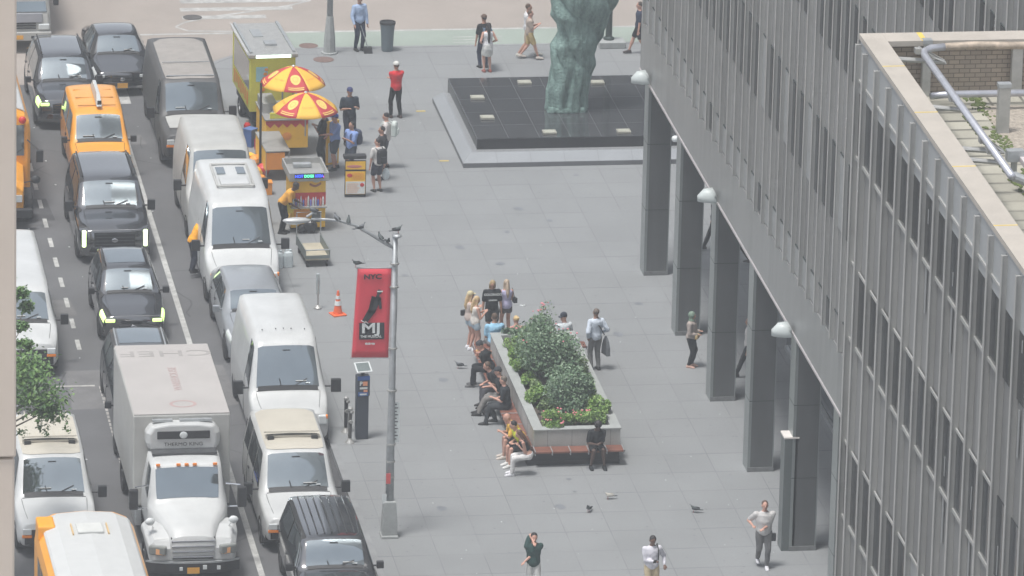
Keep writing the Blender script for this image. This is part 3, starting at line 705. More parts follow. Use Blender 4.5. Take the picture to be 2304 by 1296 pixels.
    if d['lamps'] == 'box':
        MB().b2((-W*.41, -.052, zb+.02), (W*.41, .02, zl-.03)).build('front_fascia', plast, t, bevel=.02)
    # lamps
    for sx in (-1, 1):
        if d['lamps'] == 'wide':
            h = sh.patch(.05, .95, 3.35 if sx > 0 else 8.65, 2.55 if sx > 0 else 9.45, .012, 5, 4, rd=0)
            o = h.build('headlight', d['lit'] or lampw, t, smooth=True)
            MB().box((sx*(wl-.14), -.045, zl-.01), (.26, .05, .09)).build('lens', d['lit'] or lampw, o, bevel=.015)
        elif d['lamps'] == 'vertical':
            o = MB().box((sx*(wl-.03), -.03, zl-.13), (.11, .10, .48)).build('headlight', d['lit'] or lampw, t, bevel=.03)
            MB().box((sx*(wl-.03), -.085, zl-.13), (.05, .012, .42)).build('light_strip', litw if d['lit'] else lampw, o)
        elif d['lamps'] == 'tall':
            o = MB().box((sx*(wl-.10), -.02, zl-.05), (.24, .12, .26)).build('headlight', lampw, t, bevel=.04)
            MB().box((sx*(wl+.0), -.03, zl+.03), (.07, .10, .10)).build('turn_lamp', amber, o, bevel=.02)
        else:
            o = MB().box((sx*(wl-.12), -.045, zl-.08), (.22, .06, .15)).build('headlight', d['lit'] or lampw, t, bevel=.015)
            MB().box((sx*(wl-.12), -.05, zl-.20), (.24, .05, .07)).build('turn_lamp', amber, o, bevel=.01)
    # mirrors and wheels
    um = u1-.75; pm = sh.S(u0+(u1-u0)*.35, 3.1); zmir = d['mz'] or pm.z+.05
    for sx in (-1, 1): mirror_obj(t, sx*pm.x, pm.y-.02, zmir, d.get('ms', 1), d.get('mm', plast), d.get('ma', .06))
    for y_ in d['wheels']:
        for sx in (-1, 1): wheel(t, sx*(W/2-.115), y_, d['wr'], rim=d.get('rim', rimm))
    if d['wheels']:
        g = MB()
        for y_ in d['wheels']:
            for sx in (-1, 1):
                r = d['wr']+.07; g = MB()
                g.rings([[(sx*(W/2-.015-q), y_+r*math.cos(a*math.pi/8), .02+d['wr']+r*math.sin(a*math.pi/8)) for a in range(9)]+[(sx*(W/2-.015-q), y_-r, .15), (sx*(W/2-.015-q), y_+r, .15)] for q in (0, .25)]); g.build('wheel_arch', plast, t)
    if d['rack']:
        g = MB()
        for sx in (-1, 1):
            w_ = 4.25 if sx > 0 else 7.75
            g.tube([tuple(sh.S(u, w_)+V3((0, 0, .05))) for u in (3.15, 3.7, 4.3, 4.9)], .022, 6)
        g.build('roof_rail', d['rack'], t)
    if d['roofpatch']:
        a, b, m = d['roofpatch']; sh.patch(a, b, 4.5, 7.5, .006, 5, 6, rd=.02).build('sunroof', m, t, smooth=True)
    # hood seam and cowl
    g = MB()
    for sx in (4.15, 7.85):
        g.tube([tuple(sh.S(u, sx)+sh.N(u, sx)*.001) for u in (.6, 1, 1.5, 1.95)], .006, 4)
    g.tube([tuple(sh.S(1.98, w_)+V3((0, 0, .002))) for w_ in (4.2, 5, 6, 7, 7.8)], .012, 4)
    g.build('hood_seam', plast, t)
    return t, sh
def suv_rows(W, L, yh, yc, yr, H, zh, zc, tail=.35, wt=.72, yrr=None):
    w = W/2; yrr = yrr or L-.55
    return [(0, .30, .50, zh-.20, zh-.10, w*.82, w*.90, w*.86, w*.70, .02),
            (yh, .26, .55, zh-.07, zh, w*.90, w*.98, w*.95, w*.76, .03),
            (yc, .24, .6, zc-.06, zc, w*.92, w, w*.97, w*.80, .03),
            (yr, .24, .6, zc-.02, H-.05, w*.92, w, w*.97, w*wt, .05),
            ((yr+yrr)/2, .24, .6, zc, H, w*.92, w, w*.97, w*wt, .05),
            (yrr, .24, .6, zc+.02, H-.04, w*.92, w, w*.96, w*wt*.98, .05),
            (L, .32, .6, zc-.02, zc+.12, w*.84, w*.94, w*.88, w*.66, .02)]
def van_rows(W, L, yh, yc, yr, H, zh, zc, wt=.80, slope=.1, yrr=None):
    w = W/2; yrr = yrr or L-.12
    return [(0, .36, .55, zh-.22, zh-.10, w*.84, w*.92, w*.88, w*.74, .02),
            (yh, .28, .55, zh-.06, zh, w*.92, w*.98, w*.95, w*.80, .03),
            (yc, .26, .7, zc-.08, zc, w*.94, w, w*.98, w*.86, .03),
            (yr, .26, .7, zc, H-slope, w*.94, w, w*.98, w*wt*.97, .06),
            (yr+.7, .26, .7, zc+.05, H-.02, w*.94, w, w*.98, w*wt, .07),
            (yrr, .26, .7, zc+.08, H, w*.94, w, w*.98, w*wt, .07),
            (L, .36, .7, zc, H-.2, w*.90, w*.96, w*.94, w*wt*.94, .03)]
seam = M('roof_rib_dark', (.03, .032, .034), .4)
# black compact by the crosswalk
vehicle('compact_car', 'black compact car with orange license plate waiting on the crosswalk', 'car', (-8.98, 20.0), 1.84, 4.1, suv_rows(1.84, 4.1, .5, 1.1, 1.75, 1.46, .85, .98, wt=.68, yrr=3.0), black,
        dict(plate=plateo, grille=(.62, .38, .66, 3, plast), slatm=darkp, lit=None, bumper=black), yaw=.015)
vehicle('black_suv', 'black utility car with ribbed roof and lit headlights behind the yellow taxi', 'car', (-10.9, 16.55), 1.92, 5.0, suv_rows(1.92, 5.0, .35, 1.2, 1.95, 1.74, 1.02, 1.12, yrr=4.2), black,
        dict(lit=litm, rack=plast, grille=(.9, .5, .82, 4, plast), slatm=chrome, wr=.38, bumper=black))
tx, txs = vehicle('yellow_taxi', 'yellow taxi van with white advertising panel on its roof', 'taxi', (-10.4, 10.4), 1.76, 4.45, van_rows(1.76, 4.45, .45, 1.15, 1.8, 1.86, .98, 1.10, wt=.82), taxi,
        dict(sides=[(3.1, 4.0), (4.1, 4.9)], plate=plateo, bumper=plast, grille=(.7, .48, .62, 2, plast), slatm=plast))
g = MB().b2((-.02, 1.5, 1.93), (.02, 1.5, 1.93)).box((.05, 3.0, 2.10), (.16, 2.2, .30), taper=.6); g.build('roof_sign', M('ad_panel', (.5, .52, .52), .4), tx, bevel=.02)
MB().box((.05, 1.88, 2.08), (.12, .02, .12)).build('sign_lamp', plast, tx)
g = MB()
for y_ in (2.2, 3.0, 3.8): g.box((0, y_, 1.915), (1.1, .03, .02))
g.build('roof_seam', M('taxi_seam', (.5, .22, .03), .5), tx)
vehicle('large_black_suv', 'large black utility car with bright vertical headlights in the middle lane', 'car', (-10.69, 3.4), 2.06, 5.3, suv_rows(2.06, 5.3, .3, 1.25, 2.0, 1.90, 1.10, 1.22, wt=.78, yrr=4.6), black,
        dict(lamps='vertical', lit=litw, rack=plast, grille=(1.15, .45, .95, 5, plast), slatm=darkp, wr=.40, bumper=black, ms=1.25, sides=[(3.1, 3.85), (3.93, 4.8)]))
vehicle('small_black_suv', 'small black utility car with slanted lit headlights and white plate behind box truck', 'car', (-10.82, -3.75), 1.80, 4.35, suv_rows(1.80, 4.35, .5, 1.25, 1.95, 1.60, .92, 1.04, wt=.72, yrr=3.7), black,
        dict(lit=litm, plate=platew, rack=plast, grille=(.8, .42, .58, 2, plast), slatm=darkp, roofpatch=(3.3, 4.6, glass), bumper=black))
vehicle('grey_suv', 'dark grey utility car with sunroof hidden behind the white box truck', 'car', (-11.2, -13.35), 1.92, 6.6, suv_rows(1.92, 6.6, .4, 1.2, 1.9, 1.68, .98, 1.08, wt=.74, yrr=6.0), darkp,
        dict(rack=galv, roofpatch=(4.3, 4.95, glass), wr=.37, sides=[(3.1, 3.9), (3.95, 4.45), (4.5, 4.9)]), yaw=-.02)
# dark delivery van in the kerb lane at the top
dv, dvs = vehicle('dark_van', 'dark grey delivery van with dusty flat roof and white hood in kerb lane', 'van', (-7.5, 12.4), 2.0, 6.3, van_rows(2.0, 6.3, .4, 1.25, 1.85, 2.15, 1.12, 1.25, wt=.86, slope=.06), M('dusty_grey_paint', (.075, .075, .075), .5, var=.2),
        dict(lamps='box', grille=(.9, .6, .85, 3, plast), ms=1.3, sides=[(3.08, 3.75)], wr=.38, ma=.12))
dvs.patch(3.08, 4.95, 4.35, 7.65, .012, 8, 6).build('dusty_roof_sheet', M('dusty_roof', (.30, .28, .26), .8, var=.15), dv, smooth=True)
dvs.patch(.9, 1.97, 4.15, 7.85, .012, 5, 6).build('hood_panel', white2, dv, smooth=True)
g = MB().box((0, 2.05, 2.22), (1.4, .05, .03)).box((0, 3.4, 2.25), (1.4, .03, .02)); g.build('roof_strip', galv, dv)
WSW = (2.06, 2.94, 4.18)
v14, s14 = vehicle('high_roof_van', 'white high roof van parked between dark van and roof vent van', 'van', (-7.45, 5.0), 2.04, 4.7, van_rows(2.04, 4.7, .4, .95, 1.6, 2.40, 1.15, 1.38, wt=.80), white2,
        dict(ws=WSW, lamps='tall', ms=1.3, ma=.12, sides=[(3.08, 3.9)], wr=.36))
v15, s15 = vehicle('vent_roof_van', 'white high roof van with square roof vent frame beside the orange shirted man', 'van', (-7.5, -.75), 2.06, 5.35, van_rows(2.06, 5.35, .5, .95, 1.62, 2.62, 1.15, 1.40, wt=.80, slope=.22), white,
        dict(ws=WSW, lamps='tall', ms=1.3, ma=.12, sides=[(3.08, 3.7)], wr=.36))
g = MB(); zr = 2.72
for a, b in [((-.5, 2.5), (.5, 2.5)), ((.5, 2.5), (.5, 4.6)), ((.5, 4.6), (-.5, 4.6)), ((-.5, 4.6), (-.5, 2.5))]: g.tube([(a[0], a[1], zr), (b[0], b[1], zr)], .035, 5)
g.build('roof_vent_frame', white2, v15)
MB().box((0, 2.95, zr), (.8, .75, .10)).build('roof_vent', white, v15, bevel=.03)
for sx in (-.28, .28): MB().box((sx, 4.0, zr-.01), (.24, .6, .03)).build('skylight', glass, v15)
MB().box((0, 1.75, 2.50), (.06, .08, .03)).build('roof_lamp', redl, v15)
vehicle('silver_pickup', 'silver car parked between two tall white vans at the kerb', 'car', (-7.6, -5.9), 1.86, 5.2, suv_rows(1.86, 5.2, .6, 1.55, 2.3, 1.50, .95, 1.06, wt=.74, yrr=4.3), silver,
        dict(wr=.36, sides=[(3.1, 4.0), (4.06, 4.9)], bumper=silver, mm=silver))
v17, s17 = vehicle('cargo_van', 'white high roof cargo van with black mirrors parked by the muni meter', 'van', (-7.58, -12.7), 2.06, 5.3, van_rows(2.06, 5.3, .45, .85, 1.5, 2.58, 1.12, 1.36, wt=.78, slope=.2, yrr=5.05), white,
        dict(ws=WSW, lamps='tall', ms=1.5, ma=.14, sides=[(3.08, 3.75)], wr=.36, grille=(.8, .62, .80, 3, plast)))
g = MB()
for x in (-.55, -.2, 0, .2, .55): g.box((x, 2.05, 2.665-.06*abs(x)), (.03, .03, .02))
g.build('marker_lamp', plast, v17)
for lb_, pos, nm in [('white passenger van with cream roof and roof wind deflector at the kerb', (-8.14, -20.3), 'cream_roof_van'), ('white work van with cream ribbed roof and wind deflector under the tree', (-14.2, -20.2), 'ribbed_roof_van')]:
    t_, s_ = vehicle(nm, lb_, 'van', pos, 2.0, 4.95, van_rows(2.0, 4.95, .35, 1.2, 1.95, 2.06, 1.02, 1.16, wt=.80, slope=.10), white,
        dict(lamps='box', grille=(1.0, .55, .80, 4, plast), ms=1.25, ma=.14, sides=[(3.1, 3.9), (3.98, 4.5), (4.56, 4.92)], wr=.37, rim=galv))
    s_.patch(3.04, 4.96, 4.2, 7.8, .012, 10, 8).build('cream_roof_panel', cream, t_, smooth=True)
    g = MB().box((0, 2.75, 2.22), (1.35, .34, .03), rx=-.35).box((0, 2.62, 2.15), (1.35, .03, .05)); g.build('wind_deflector', cream, t_)
    g = MB()
    for sx in (-.55, .55): g.box((sx, 2.62, 2.12), (.16, .22, .09))
    g.build('deflector_foot', plast, t_)
    if nm.startswith('ribbed'):
        g = MB()
        for i in range(9): g.box((-.6+i*.15, 4.0, 2.135-.05*abs(-.6+i*.15)), (.02, 2.0, .015))
        g.build('roof_rib', M('cream_rib', (.5, .46, .37), .6), t_)
    else:
        MB().box((-.985, 1.9, 1.35), (.01, .7, .06)).build('blue_stripe', M('blue_decal', (.03, .06, .25), .5), t_)
# black suv in the foreground
v19, s19 = vehicle('ribbed_roof_suv', 'black utility car with ribbed roof at the bottom edge beside the kerb', 'car', (-7.88, -25.9), 2.0, 5.1, suv_rows(2.0, 5.1, .3, 1.2, 1.75, 1.80, 1.08, 1.16, wt=.74, yrr=4.75), black,
        dict(wr=.38, sides=[(3.08, 3.9), (3.97, 4.9)], bumper=black))
g = MB()
for i in range(7):
    x = -.54+i*.18; g.tube([(x, 1.95, 1.855-.06*abs(x)), (x, 3.3, 1.885-.06*abs(x)), (x, 4.6, 1.86-.06*abs(x))], .016, 5)
g.build('roof_rib', darkp, v19)
# white van at the left margin, mostly behind the pier
t_, s_ = vehicle('left_lane_van', 'white van in the left lane half hidden by the tree and pier', 'van', (-14.0, -6.3), 2.0, 6.6, van_rows(2.0, 6.6, .4, .9, 1.5, 2.02, 1.05, 1.22, wt=.80), white, dict(lamps='box', ms=1.2, ma=.12, sides=[(3.1, 3.9), (4, 4.9)], wr=.36))
vehicle('left_lane_car', 'grey car roof edge beyond the white van at the left margin', 'car', (-14.6, 1.2), 1.86, 4.6, suv_rows(1.86, 4.6, .5, 1.3, 2.0, 1.5, .9, 1.02, yrr=3.8), silver, dict())
# ------------------------------------------------ box truck with refrigeration unit
bt = thing('box_truck', 'white refrigerated box truck with chrome grille in the middle lane', 'truck', (-11.08, -22.3, -.15), 0, 'vehicles queuing on the avenue')
rows = [(0, .62, .8, 1.10, 1.22, .52, .56, .55, .48, .05), (.3, .60, .9, 1.26, 1.38, .56, .62, .60, .50, .06), (1.35, .7, 1.1, 1.52, 1.66, .9, .98, .96, .82, .06),
        (1.75, .7, 1.1, 1.66, 2.42, .92, 1.0, .98, .84, .05), (2.1, .7, 1.1, 1.7, 2.50, .92, 1.0, .98, .86, .06), (2.7, .7, 1.1, 1.7, 2.52, .92, 1.0, .98, .86, .06), (2.9, .7, 1.1, 1.7, 2.4, .92, 1.0, .98, .84, .03)]
sh = Shell(rows, .45); sh.body().build('cab', white, bt, smooth=True)
ws = sh.patch(2.06, 2.93, 4.2, 7.8, .012, 8, 12, rd=.03).build('windshield', glass, bt, smooth=True)
MB().box((.45, 1.52, 1.80), (.3, .02, .16), rx=-.6).build('paper', lampw, ws)
for sd_ in (3.1, 8.9): sh.patch(2.6, 4.2, sd_, 3.9 if sd_ < 6 else 8.1, .01, 6, 5, u0b=3.1, u1b=4.2, rd=.02).build('side_window', glass, bt, smooth=True)
for sx in (-1, 1):
    rs = []
    for i, (y_, x0, x1, zt_, zb_) in enumerate([(-.02, .50, .96, .92, .62), (.12, .48, 1.06, 1.14, .58), (.6, .46, 1.14, 1.32, .95), (1.1, .46, 1.16, 1.30, 1.0), (1.5, .5, 1.13, 1.16, .85), (1.72, .6, 1.08, .9, .7)]):
        rs.append([(sx*x0, y_, zb_), (sx*x1, y_, zb_), (sx*(x1+.01), y_, zb_+(zt_-zb_)*.6), (sx*(x1-.12), y_, zt_), (sx*x0, y_, zt_+.02)])
    f_ = MB().rings(rs).build('fender', white, bt, smooth=False, bevel=.05)
    h_ = MB().box((sx*.86, .02, .90), (.44, .16, .23), rz=sx*.35).build('headlight', M('lamp_housing', (.22, .23, .22), .3), bt, bevel=.04)
    MB().box((sx*.80, -.07, .88), (.24, .03, .16), rz=sx*.3).build('turn_lamp', M('warm_lens', (.85, .45, .22), .3), h_, bevel=.02)
    mo = MB().box((sx*1.33, 1.35, 1.75), (.22, .14, .52)).build('mirror', plast, bt, bevel=.03)
    MB().tube([(sx*.95, 1.5, 2.05), (sx*1.3, 1.38, 2.05)], .02).tube([(sx*.95, 1.5, 1.45), (sx*1.3, 1.38, 1.5)], .02).build('mirror_arm', chrome, mo)
    MB().ell((sx*1.02, .35, 1.52), (.12, .07, .10)).tube([(sx*.9, .6, 1.25), (sx*1.02, .35, 1.5)], .012).build('hood_mirror', lampw, bt, smooth=True)
    MB().b2((sx*.95, 2.9, .5), (sx*1.15, 4.6, .95)).build('side_tank', galv, bt, bevel=.03)
go = MB().rings([[(-.5, -.04, .66), (.5, -.04, .66), (.54, .02, 1.2), (-.54, .02, 1.2)], [(-.5, .2, .66), (.5, .2, .66), (.52, .2, 1.22), (-.52, .2, 1.22)]]).build('grille', plast, bt)
g = MB()
for i in range(4): g.box((0, -.06+i*.014, .73+i*.13), (1.0+.02*i, .05, .042))
g.build('chrome_bar', chrome, go, bevel=.01)
text('emblem', 'H', .14, chrome, go, (0, -.02, 1.16), (R_(75), 0, 0), .01)
g = MB().rings([[(x, -.12+.22*abs(x/1.15)**3, z) for z in (.32, .36, .56, .60)]+[(x, .25, .60), (x, .25, .32)] for x in [i*.23-1.15 for i in range(11)]]); bo = g.build('bumper', plast, bt, bevel=.01)
g = MB().rings([[(x, -.125+.22*abs(x/1.15)**3, z) for z in (.575, .615)]+[(x, .1, .615), (x, .1, .575)] for x in [i*.23-1.15 for i in range(11)]]); g.build('bumper_trim', galv, bo)
MB().box((0, -.135, .40), (.3, .015, .15)).build('license_plate', plateo, bt)
MB().box((.28, -.135, .48), (.10, .03, .10)).box((.62, -.125, .46), (.09, .03, .09)).box((-.3, -.13, .45), (.08, .03, .08)).build('fog_lamp', lampw, bo)
g = MB()
for x in (-.7, -.2, 0, .2, .7): g.box((x, 1.72, 2.49), (.10, .05, .05))
g.build('marker_lamp', amber, bt)
BY0, BY1 = 2.95, 8.4
MB().b2((-1.2, BY0, 1.0), (1.2, BY1, 3.36)).build('cargo_box', white2, bt, bevel=.04)
ro = MB().b2((-1.18, BY0+.02, 3.362), (1.18, BY1-.02, 3.38)).build('roof', M('truck_roof_skin', (.41, .39, .375), .6, var=.08, scale=1), bt)
ft = M('faded_letters', (.31, .295, .285), .7); fr = M('faded_red', (.40, .29, .28), .7)
text('roof_letters', 'CHEF', .62, ft, ro, (.05, BY1-.72, 3.383), (0, 0, math.pi), sx=1.6)
text('roof_small_letters', 'WAREHOUSE', .30, fr, ro, (.1, BY0+2.7, 3.383), (0, 0, R_(90)))
MB().rings([[(.1+rr*math.cos(t*math.pi/12), BY0+.75+rr*.8*math.sin(t*math.pi/12), 3.3835) for t in range(24)] for rr in (.26, .34)], cap=False).build('roof_ring', fr, ro)
# reefer unit on the box front
rs = []
for y_, k_ in ((BY0, 1), (BY0-.28, .98), (BY0-.42, .88)):
    rs.append([(sx*k_*x, y_, 2.62+(z-2.62)*1) for x, z in [(.88, 2.60), (.93, 2.75), (.93, 3.0), (.80, 3.18), (.4, 3.24), (-.4, 3.24), (-.80, 3.18), (-.93, 3.0), (-.93, 2.75), (-.88, 2.60)]])
ru = MB().rings(rs).build('refrigeration_unit', white, bt, bevel=.04)
MB().box((0, BY0-.43, 2.98), (1.3, .03, .20)).build('intake_slot', plast, ru, bevel=.05)
MB().ell((0, BY0-.45, 2.98), (.10, .02, .09)).build('unit_badge', lampw, ru)
text('unit_letters', 'THERMO KING', .13, plast, ru, (0, BY0-.44, 2.74), (R_(90), 0, 0), sx=1.1)
g = MB()
for x, d_ in ((-.6, .3), (-.35, .2), (.1, .35), (.4, .25), (.62, .2)): g.box((x, BY0-.14, 3.27), (d_, .12, .05))
g.build('unit_piping', galv, ru)
MB().b2((-.8, 2.2, 2.575), (.8, 2.85, 2.62)).build('cab_gap_panel', darkp, bt)
MB().box((0, 2.75, 2.64), (1.5, .2, .10)).build('unit_tray', galv, bt)
MB().b2((-1.0, 2.9, .55), (1.0, BY1, .98)).build('chassis', plast, bt)
for y_ in (1.0, 6.9):
    for sx in (-1, 1): wheel(bt, sx*.98, y_, .48, .28, rim=galv)
# ------------------------------------------------ white delivery truck cab at the top left
tt = thing('cab_over_truck', 'white cab over truck with grey screen at the top left corner', 'truck', (-11.75, 24.9, -.15), .0, 'vehicles queuing on the avenue')
rs = [(0, .45, .8, 1.15, 1.3, .96, 1.0, 1.0, .96, .0), (.1, .42, .8, 1.25, 2.0, .98, 1.02, 1.0, .92, .03), (.35, .42, .8, 1.3, 2.3, .98, 1.02, 1.0, .90, .05), (1.7, .42, .8, 1.3, 2.35, .98, 1.02, 1.0, .9, .05), (1.9, .5, .8, 1.3, 2.2, .9, .95, .95, .85, .03)]
sh = Shell(rs, .4); sh.body().build('cab', white2, tt, smooth=True)
MB().rings([[(-.88, -.045, 1.32), (.88, -.045, 1.32), (.80, .16, 2.05), (-.80, .16, 2.05)], [(-.88, .1, 1.32), (.88, .1, 1.32), (.80, .3, 2.05), (-.80, .3, 2.05)]]).build('windshield', glass, tt)
MB().box((0, -.05, 1.13), (1.5, .04, .30)).build('front_panel', M('grey_panel', (.36, .37, .40), .5), tt, bevel=.02)
g = MB()
for z in (.80, .88, .95): g.box((0, -.055, z), (1.1, .03, .035))
g.build('grille', plast, tt)
for sx in (-1, 1):
    MB().box((sx*.80, -.05, .84), (.34, .08, .18)).build('headlight', lampw, tt, bevel=.03)
    MB().box((sx*1.16, -.1, 1.75), (.16, .12, .42)).build('mirror', plast, tt, bevel=.02)
bo = MB().box((0, -.04, .55), (2.05, .16, .28)).build('bumper', white2, tt, bevel=.03)
MB().box((0, -.13, .53), (.32, .01, .13)).build('license_plate', plateo, tt)
MB().box((-.55, -.125, .53), (.3, .01, .08)).box((.55, -.125, .53), (.3, .01, .08)).build('bumper_slot', plast, bo)
MB().b2((-1.1, 2.0, .9), (1.1, 7.5, 3.2)).build('cargo_box', white2, tt, bevel=.03)
for y_ in (.9, 5.8):
    for sx in (-1, 1): wheel(tt, sx*.9, y_, .38, .24, rim=galv)
# ------------------------------------------------ school buses
def bus(pos, label, y1=9.5, zr=2.85, yaw=0):
    t = thing('school_bus', label, 'bus', (pos[0], pos[1], -.15), yaw, 'school buses'); w = 1.2
    prof = [(-w, .5), (-w, 2.35), (-w*.97, 2.62), (-w*.86, 2.82), (-w*.6, 2.95), (0, 3.0), (w*.6, 2.95), (w*.86, 2.82), (w*.97, 2.62), (w, 2.35), (w, .5)]
    def sec(y, k=1, dz=0): return [(x*k, y, (z-.5)*(1-(1-k)*.55)+.5-dz) for x, z in prof]
    MB().rings([sec(1.7, .93), sec(1.78, .99), sec(1.95), sec(y1-.5), sec(y1-.25, .975), sec(y1-.08, .92), sec(y1, .82)]).build('body', busy, t, smooth=False, bevel=.03)
    rp = [(-w*.88, 2.83), (-w*.84, 2.88), (-w*.6, 2.985), (0, 3.03), (w*.6, 2.985), (w*.84, 2.88), (w*.88, 2.83)]
    q = M('bus_roof_white', (.50, .51, .505), .6, var=.06)
    r = MB().rings([[(x*k, y, z+dz) for x, z in rp]+[(x*k, y, z+dz-.03) for x, z in reversed(rp)] for y, k, dz in ((2.1, 1, 0), (y1-.62, 1, 0), (y1-.36, .9, -.03))]).build('white_roof', q, t)
    MB().box((0, y1-1.7, 3.05), (.62, .62, .06)).build('roof_hatch', M('hatch_grey', (.55, .56, .54), .6), r, bevel=.02)
    g = MB().box((-.42, y1-1.7, 3.03), (.03, .7, .05)).box((.42, y1-1.7, 3.03), (.03, .7, .05)); g.build('hatch_rail', M('hatch_tan', (.6, .42, .2), .6), r)
    MB().b2((-w*.99, y1-1.35, 2.62), (-w*.64, y1-.62, 3.0)).build('corner_panel', busy, t, bevel=.05)
    # short hood in front
    MB().rings([[(sx*.9, y, .55), (-sx*.9, y, .55), (-sx*.9, y, z-.15), (-sx*.7, y, z), (sx*.7, y, z), (sx*.9, y, z-.15)] for y, z, sx in ((0, 1.25, .95), (.3, 1.38, 1), (1.75, 1.5, 1.1))]).build('hood', busy, t, bevel=.03)
    MB().box((0, 1.69, 2.1), (2.0, .04, .9)).build('windshield', glass, t)
    MB().box((0, -.03, .85), (1.1, .05, .4)).build('grille', plast, t); MB().box((0, -.12, .5), (2.2, .2, .25)).build('bumper', plast, t, bevel=.03)
    for sx in (-1, 1):
        MB().ell((sx*.95, 1.6, 2.72), (.11, .09, .11)).build('warning_lamp', redl, t, smooth=True)
        MB().box((sx*.72, -.04, .9), (.2, .05, .2)).build('headlight', lampw, t)
        MB().box((sx*1.36, .6, 1.95), (.2, .12, .34)).tube([(sx*1.1, 1.7, 2.1), (sx*1.36, .65, 2.1)], .02).build('mirror', plast, t, bevel=.02)
        MB().ell((sx*1.2, -.02, 1.45), (.14, .10, .12)).tube([(sx*.9, .2, 1.3), (sx*1.2, 0, 1.42)], .015).build('cross_mirror', plast, t)
        g = MB()
        for i in range(int((y1-3)/.75)): g.box((sx*(w+.004), 2.5+i*.75, 2.0), (.012, .6, .55))
        g.build('side_windows', glass, t); MB().b2((sx*(w+.002), 1.9, 1.35), (sx*(w+.02), y1-.6, 1.42)).build('rub_rail', plast, t)
        for y_ in (.9, y1-2.4): wheel(t, sx*1.04, y_, .46, .26, rim=busy)
    return t
qb = at(210, 1152, 2.85)
bus((qb.x-.1, qb.y-9.5+.45), 'school bus with white roof and yellow edges at the bottom edge', 9.5, yaw=.012)
bus((-13.82, 6.9), 'school bus with red warning lamp cut off by the pier at left', 9.5)
# ================================================================ street furniture
conc = M('lamp_concrete', (.33, .345, .34), .75, var=.15, scale=6, bump=.2)
# street lamp with arm and banner
b0 = at(875, 1206); 
def ly(px, py): return ony(px, py, b0.y)-b0
SL = thing('street_lamp', 'tall grey street lamp with curved arm over the curb and pigeons on it', 'street lamp', b0)
MB().rings([[(k*x, k*y, z) for x, y in [(.19, .19), (-.19, .19), (-.19, -.19), (.19, -.19)]] for k, z in ((1.15, 0), (1.12, .06), (1, .07), (.97, .4), (.78, .92), (.7, .95))]).build('base', conc, SL, bevel=.015)
top = ly(889, 533); HL = top.z
MB().tube([(0, 0, .9), (0, 0, 2.5), (top.x*.5, 0, HL*.5), (top.x, 0, HL)], [.105, .10, .085, .065], 12).build('pole', galv, SL, smooth=True)
g = MB()
for z in (1.55, 1.95, 2.4, 3.8, 4.9, HL-1.3, HL-.7): g.lathe([(.118, z), (.118, z+.04), (.05, z+.04)], (top.x*z/HL, 0, 0), 12)
g.build('strap', steel, SL)
arm = [ly(x, y) for x, y in [(884, 556), (865, 546), (835, 527), (800, 507), (765, 497), (735, 494), (700, 493)]]
MB().tube(arm, [.05, .05, .048, .044, .04, .036, .033], 8).build('arm', galv, SL, smooth=True)
MB().tube([ly(x, y) for x, y in [(889, 545), (893, 580), (892, 700), (888, 800)]], .022, 6).build('conduit', galv, SL)
hd = MB().ell(ly(668, 496), (.36, .12, .075), nu=16, nv=8).build('lamp_head', M('lamp_head_grey', (.45, .46, .46), .4, .2), SL, smooth=True)
MB().ell(ly(662, 500), (.22, .09, .06)).build('lens', lampw, hd)
MB().tube([ly(690, 488), ly(705, 478), ly(712, 480)], .03).build('photocell', galv, SL)
MB().ell((.06, -.02, HL+.03), (.12, .12, .06)).build('pole_cap', galv, SL)
# sign board on the pole
MB().b2((ly(886, 905).x, -.02, ly(886, 995).z), (ly(900, 905).x, .0, ly(886, 905).z)).build('sign_panel', M('sign_pale', (.60, .64, .63), .5), SL)
g = MB()
for i in range(11):
    z = ly(886, 995).z+.08+i*.09; g.b2((ly(888, 905).x, -.024, z), (ly(893+(i*3) % 6, 905).x, -.0205, z+.025))
g.build('sign_marks', darkp, SL)
MB().b2((-.11, -.12, ly(875, 1085).z), (.0, -.105, ly(875, 1062).z)).build('sticker', M('red_sticker', (.6, .10, .10), .5), SL)
MB().b2((-.20, -.11, ly(875, 1130).z), (-.09, -.1, ly(875, 1108).z)).build('paper_note', lampw, SL)
# banner
bt0, bt1, bb0, bb1 = ly(805, 604), ly(880, 604), ly(791, 804), ly(873, 804)
BN = thing('street_banner', 'red vertical banner with leaning dancer figure and MJ lettering hung on the street lamp', 'banner', b0)
redb = M('banner_red', (.68, .05, .075), .6, var=.06, scale=2)
rs = []
for i in range(13):
    k = i/12; a = bt0.lerp(bb0, k); b = bt1.lerp(bb1, k); row = []
    for j in range(9):
        p = a.lerp(b, j/8); row.append(p+V3((0, -.015+.008*math.sin(j*1.1+i*.5)*math.sin(k*3.14), 0)))
    rs.append(row+[q+V3((0, .006, 0)) for q in reversed(row)])
MB().rings(rs).build('banner_cloth', redb, BN, smooth=True)
MB().tube([bt0+V3((-.04, 0, .01)), bt1+V3((.12, 0, .01))], .018).tube([bb0+V3((-.04, 0, -.01)), bb1+V3((.12, 0, -.01))], .018).build('banner_rod', galv, BN)
MB().tube([bt0+V3((-.01, 0, 0)), bb0+V3((-.01, 0, 0))], .008).tube([bt1+V3((.008, 0, 0)), bb1+V3((.008, 0, 0))], .008).build('banner_edge', M('banner_hem', (.6, .4, .4), .6), BN)
bk = M('print_black', (.02, .02, .025), .6); wp = M('print_white', (.70, .73, .72), .6)
def bpnt(px, py, d=.04): return ly(px, py)+V3((0, -d, 0))
tilt = math.atan2(bt0.x-bb0.x, bt0.z-bb0.z)
text('city_letters', 'NYC', .17, bk, BN, bpnt(838, 622), (R_(90), 0, 0), .004, 1.25, .006)
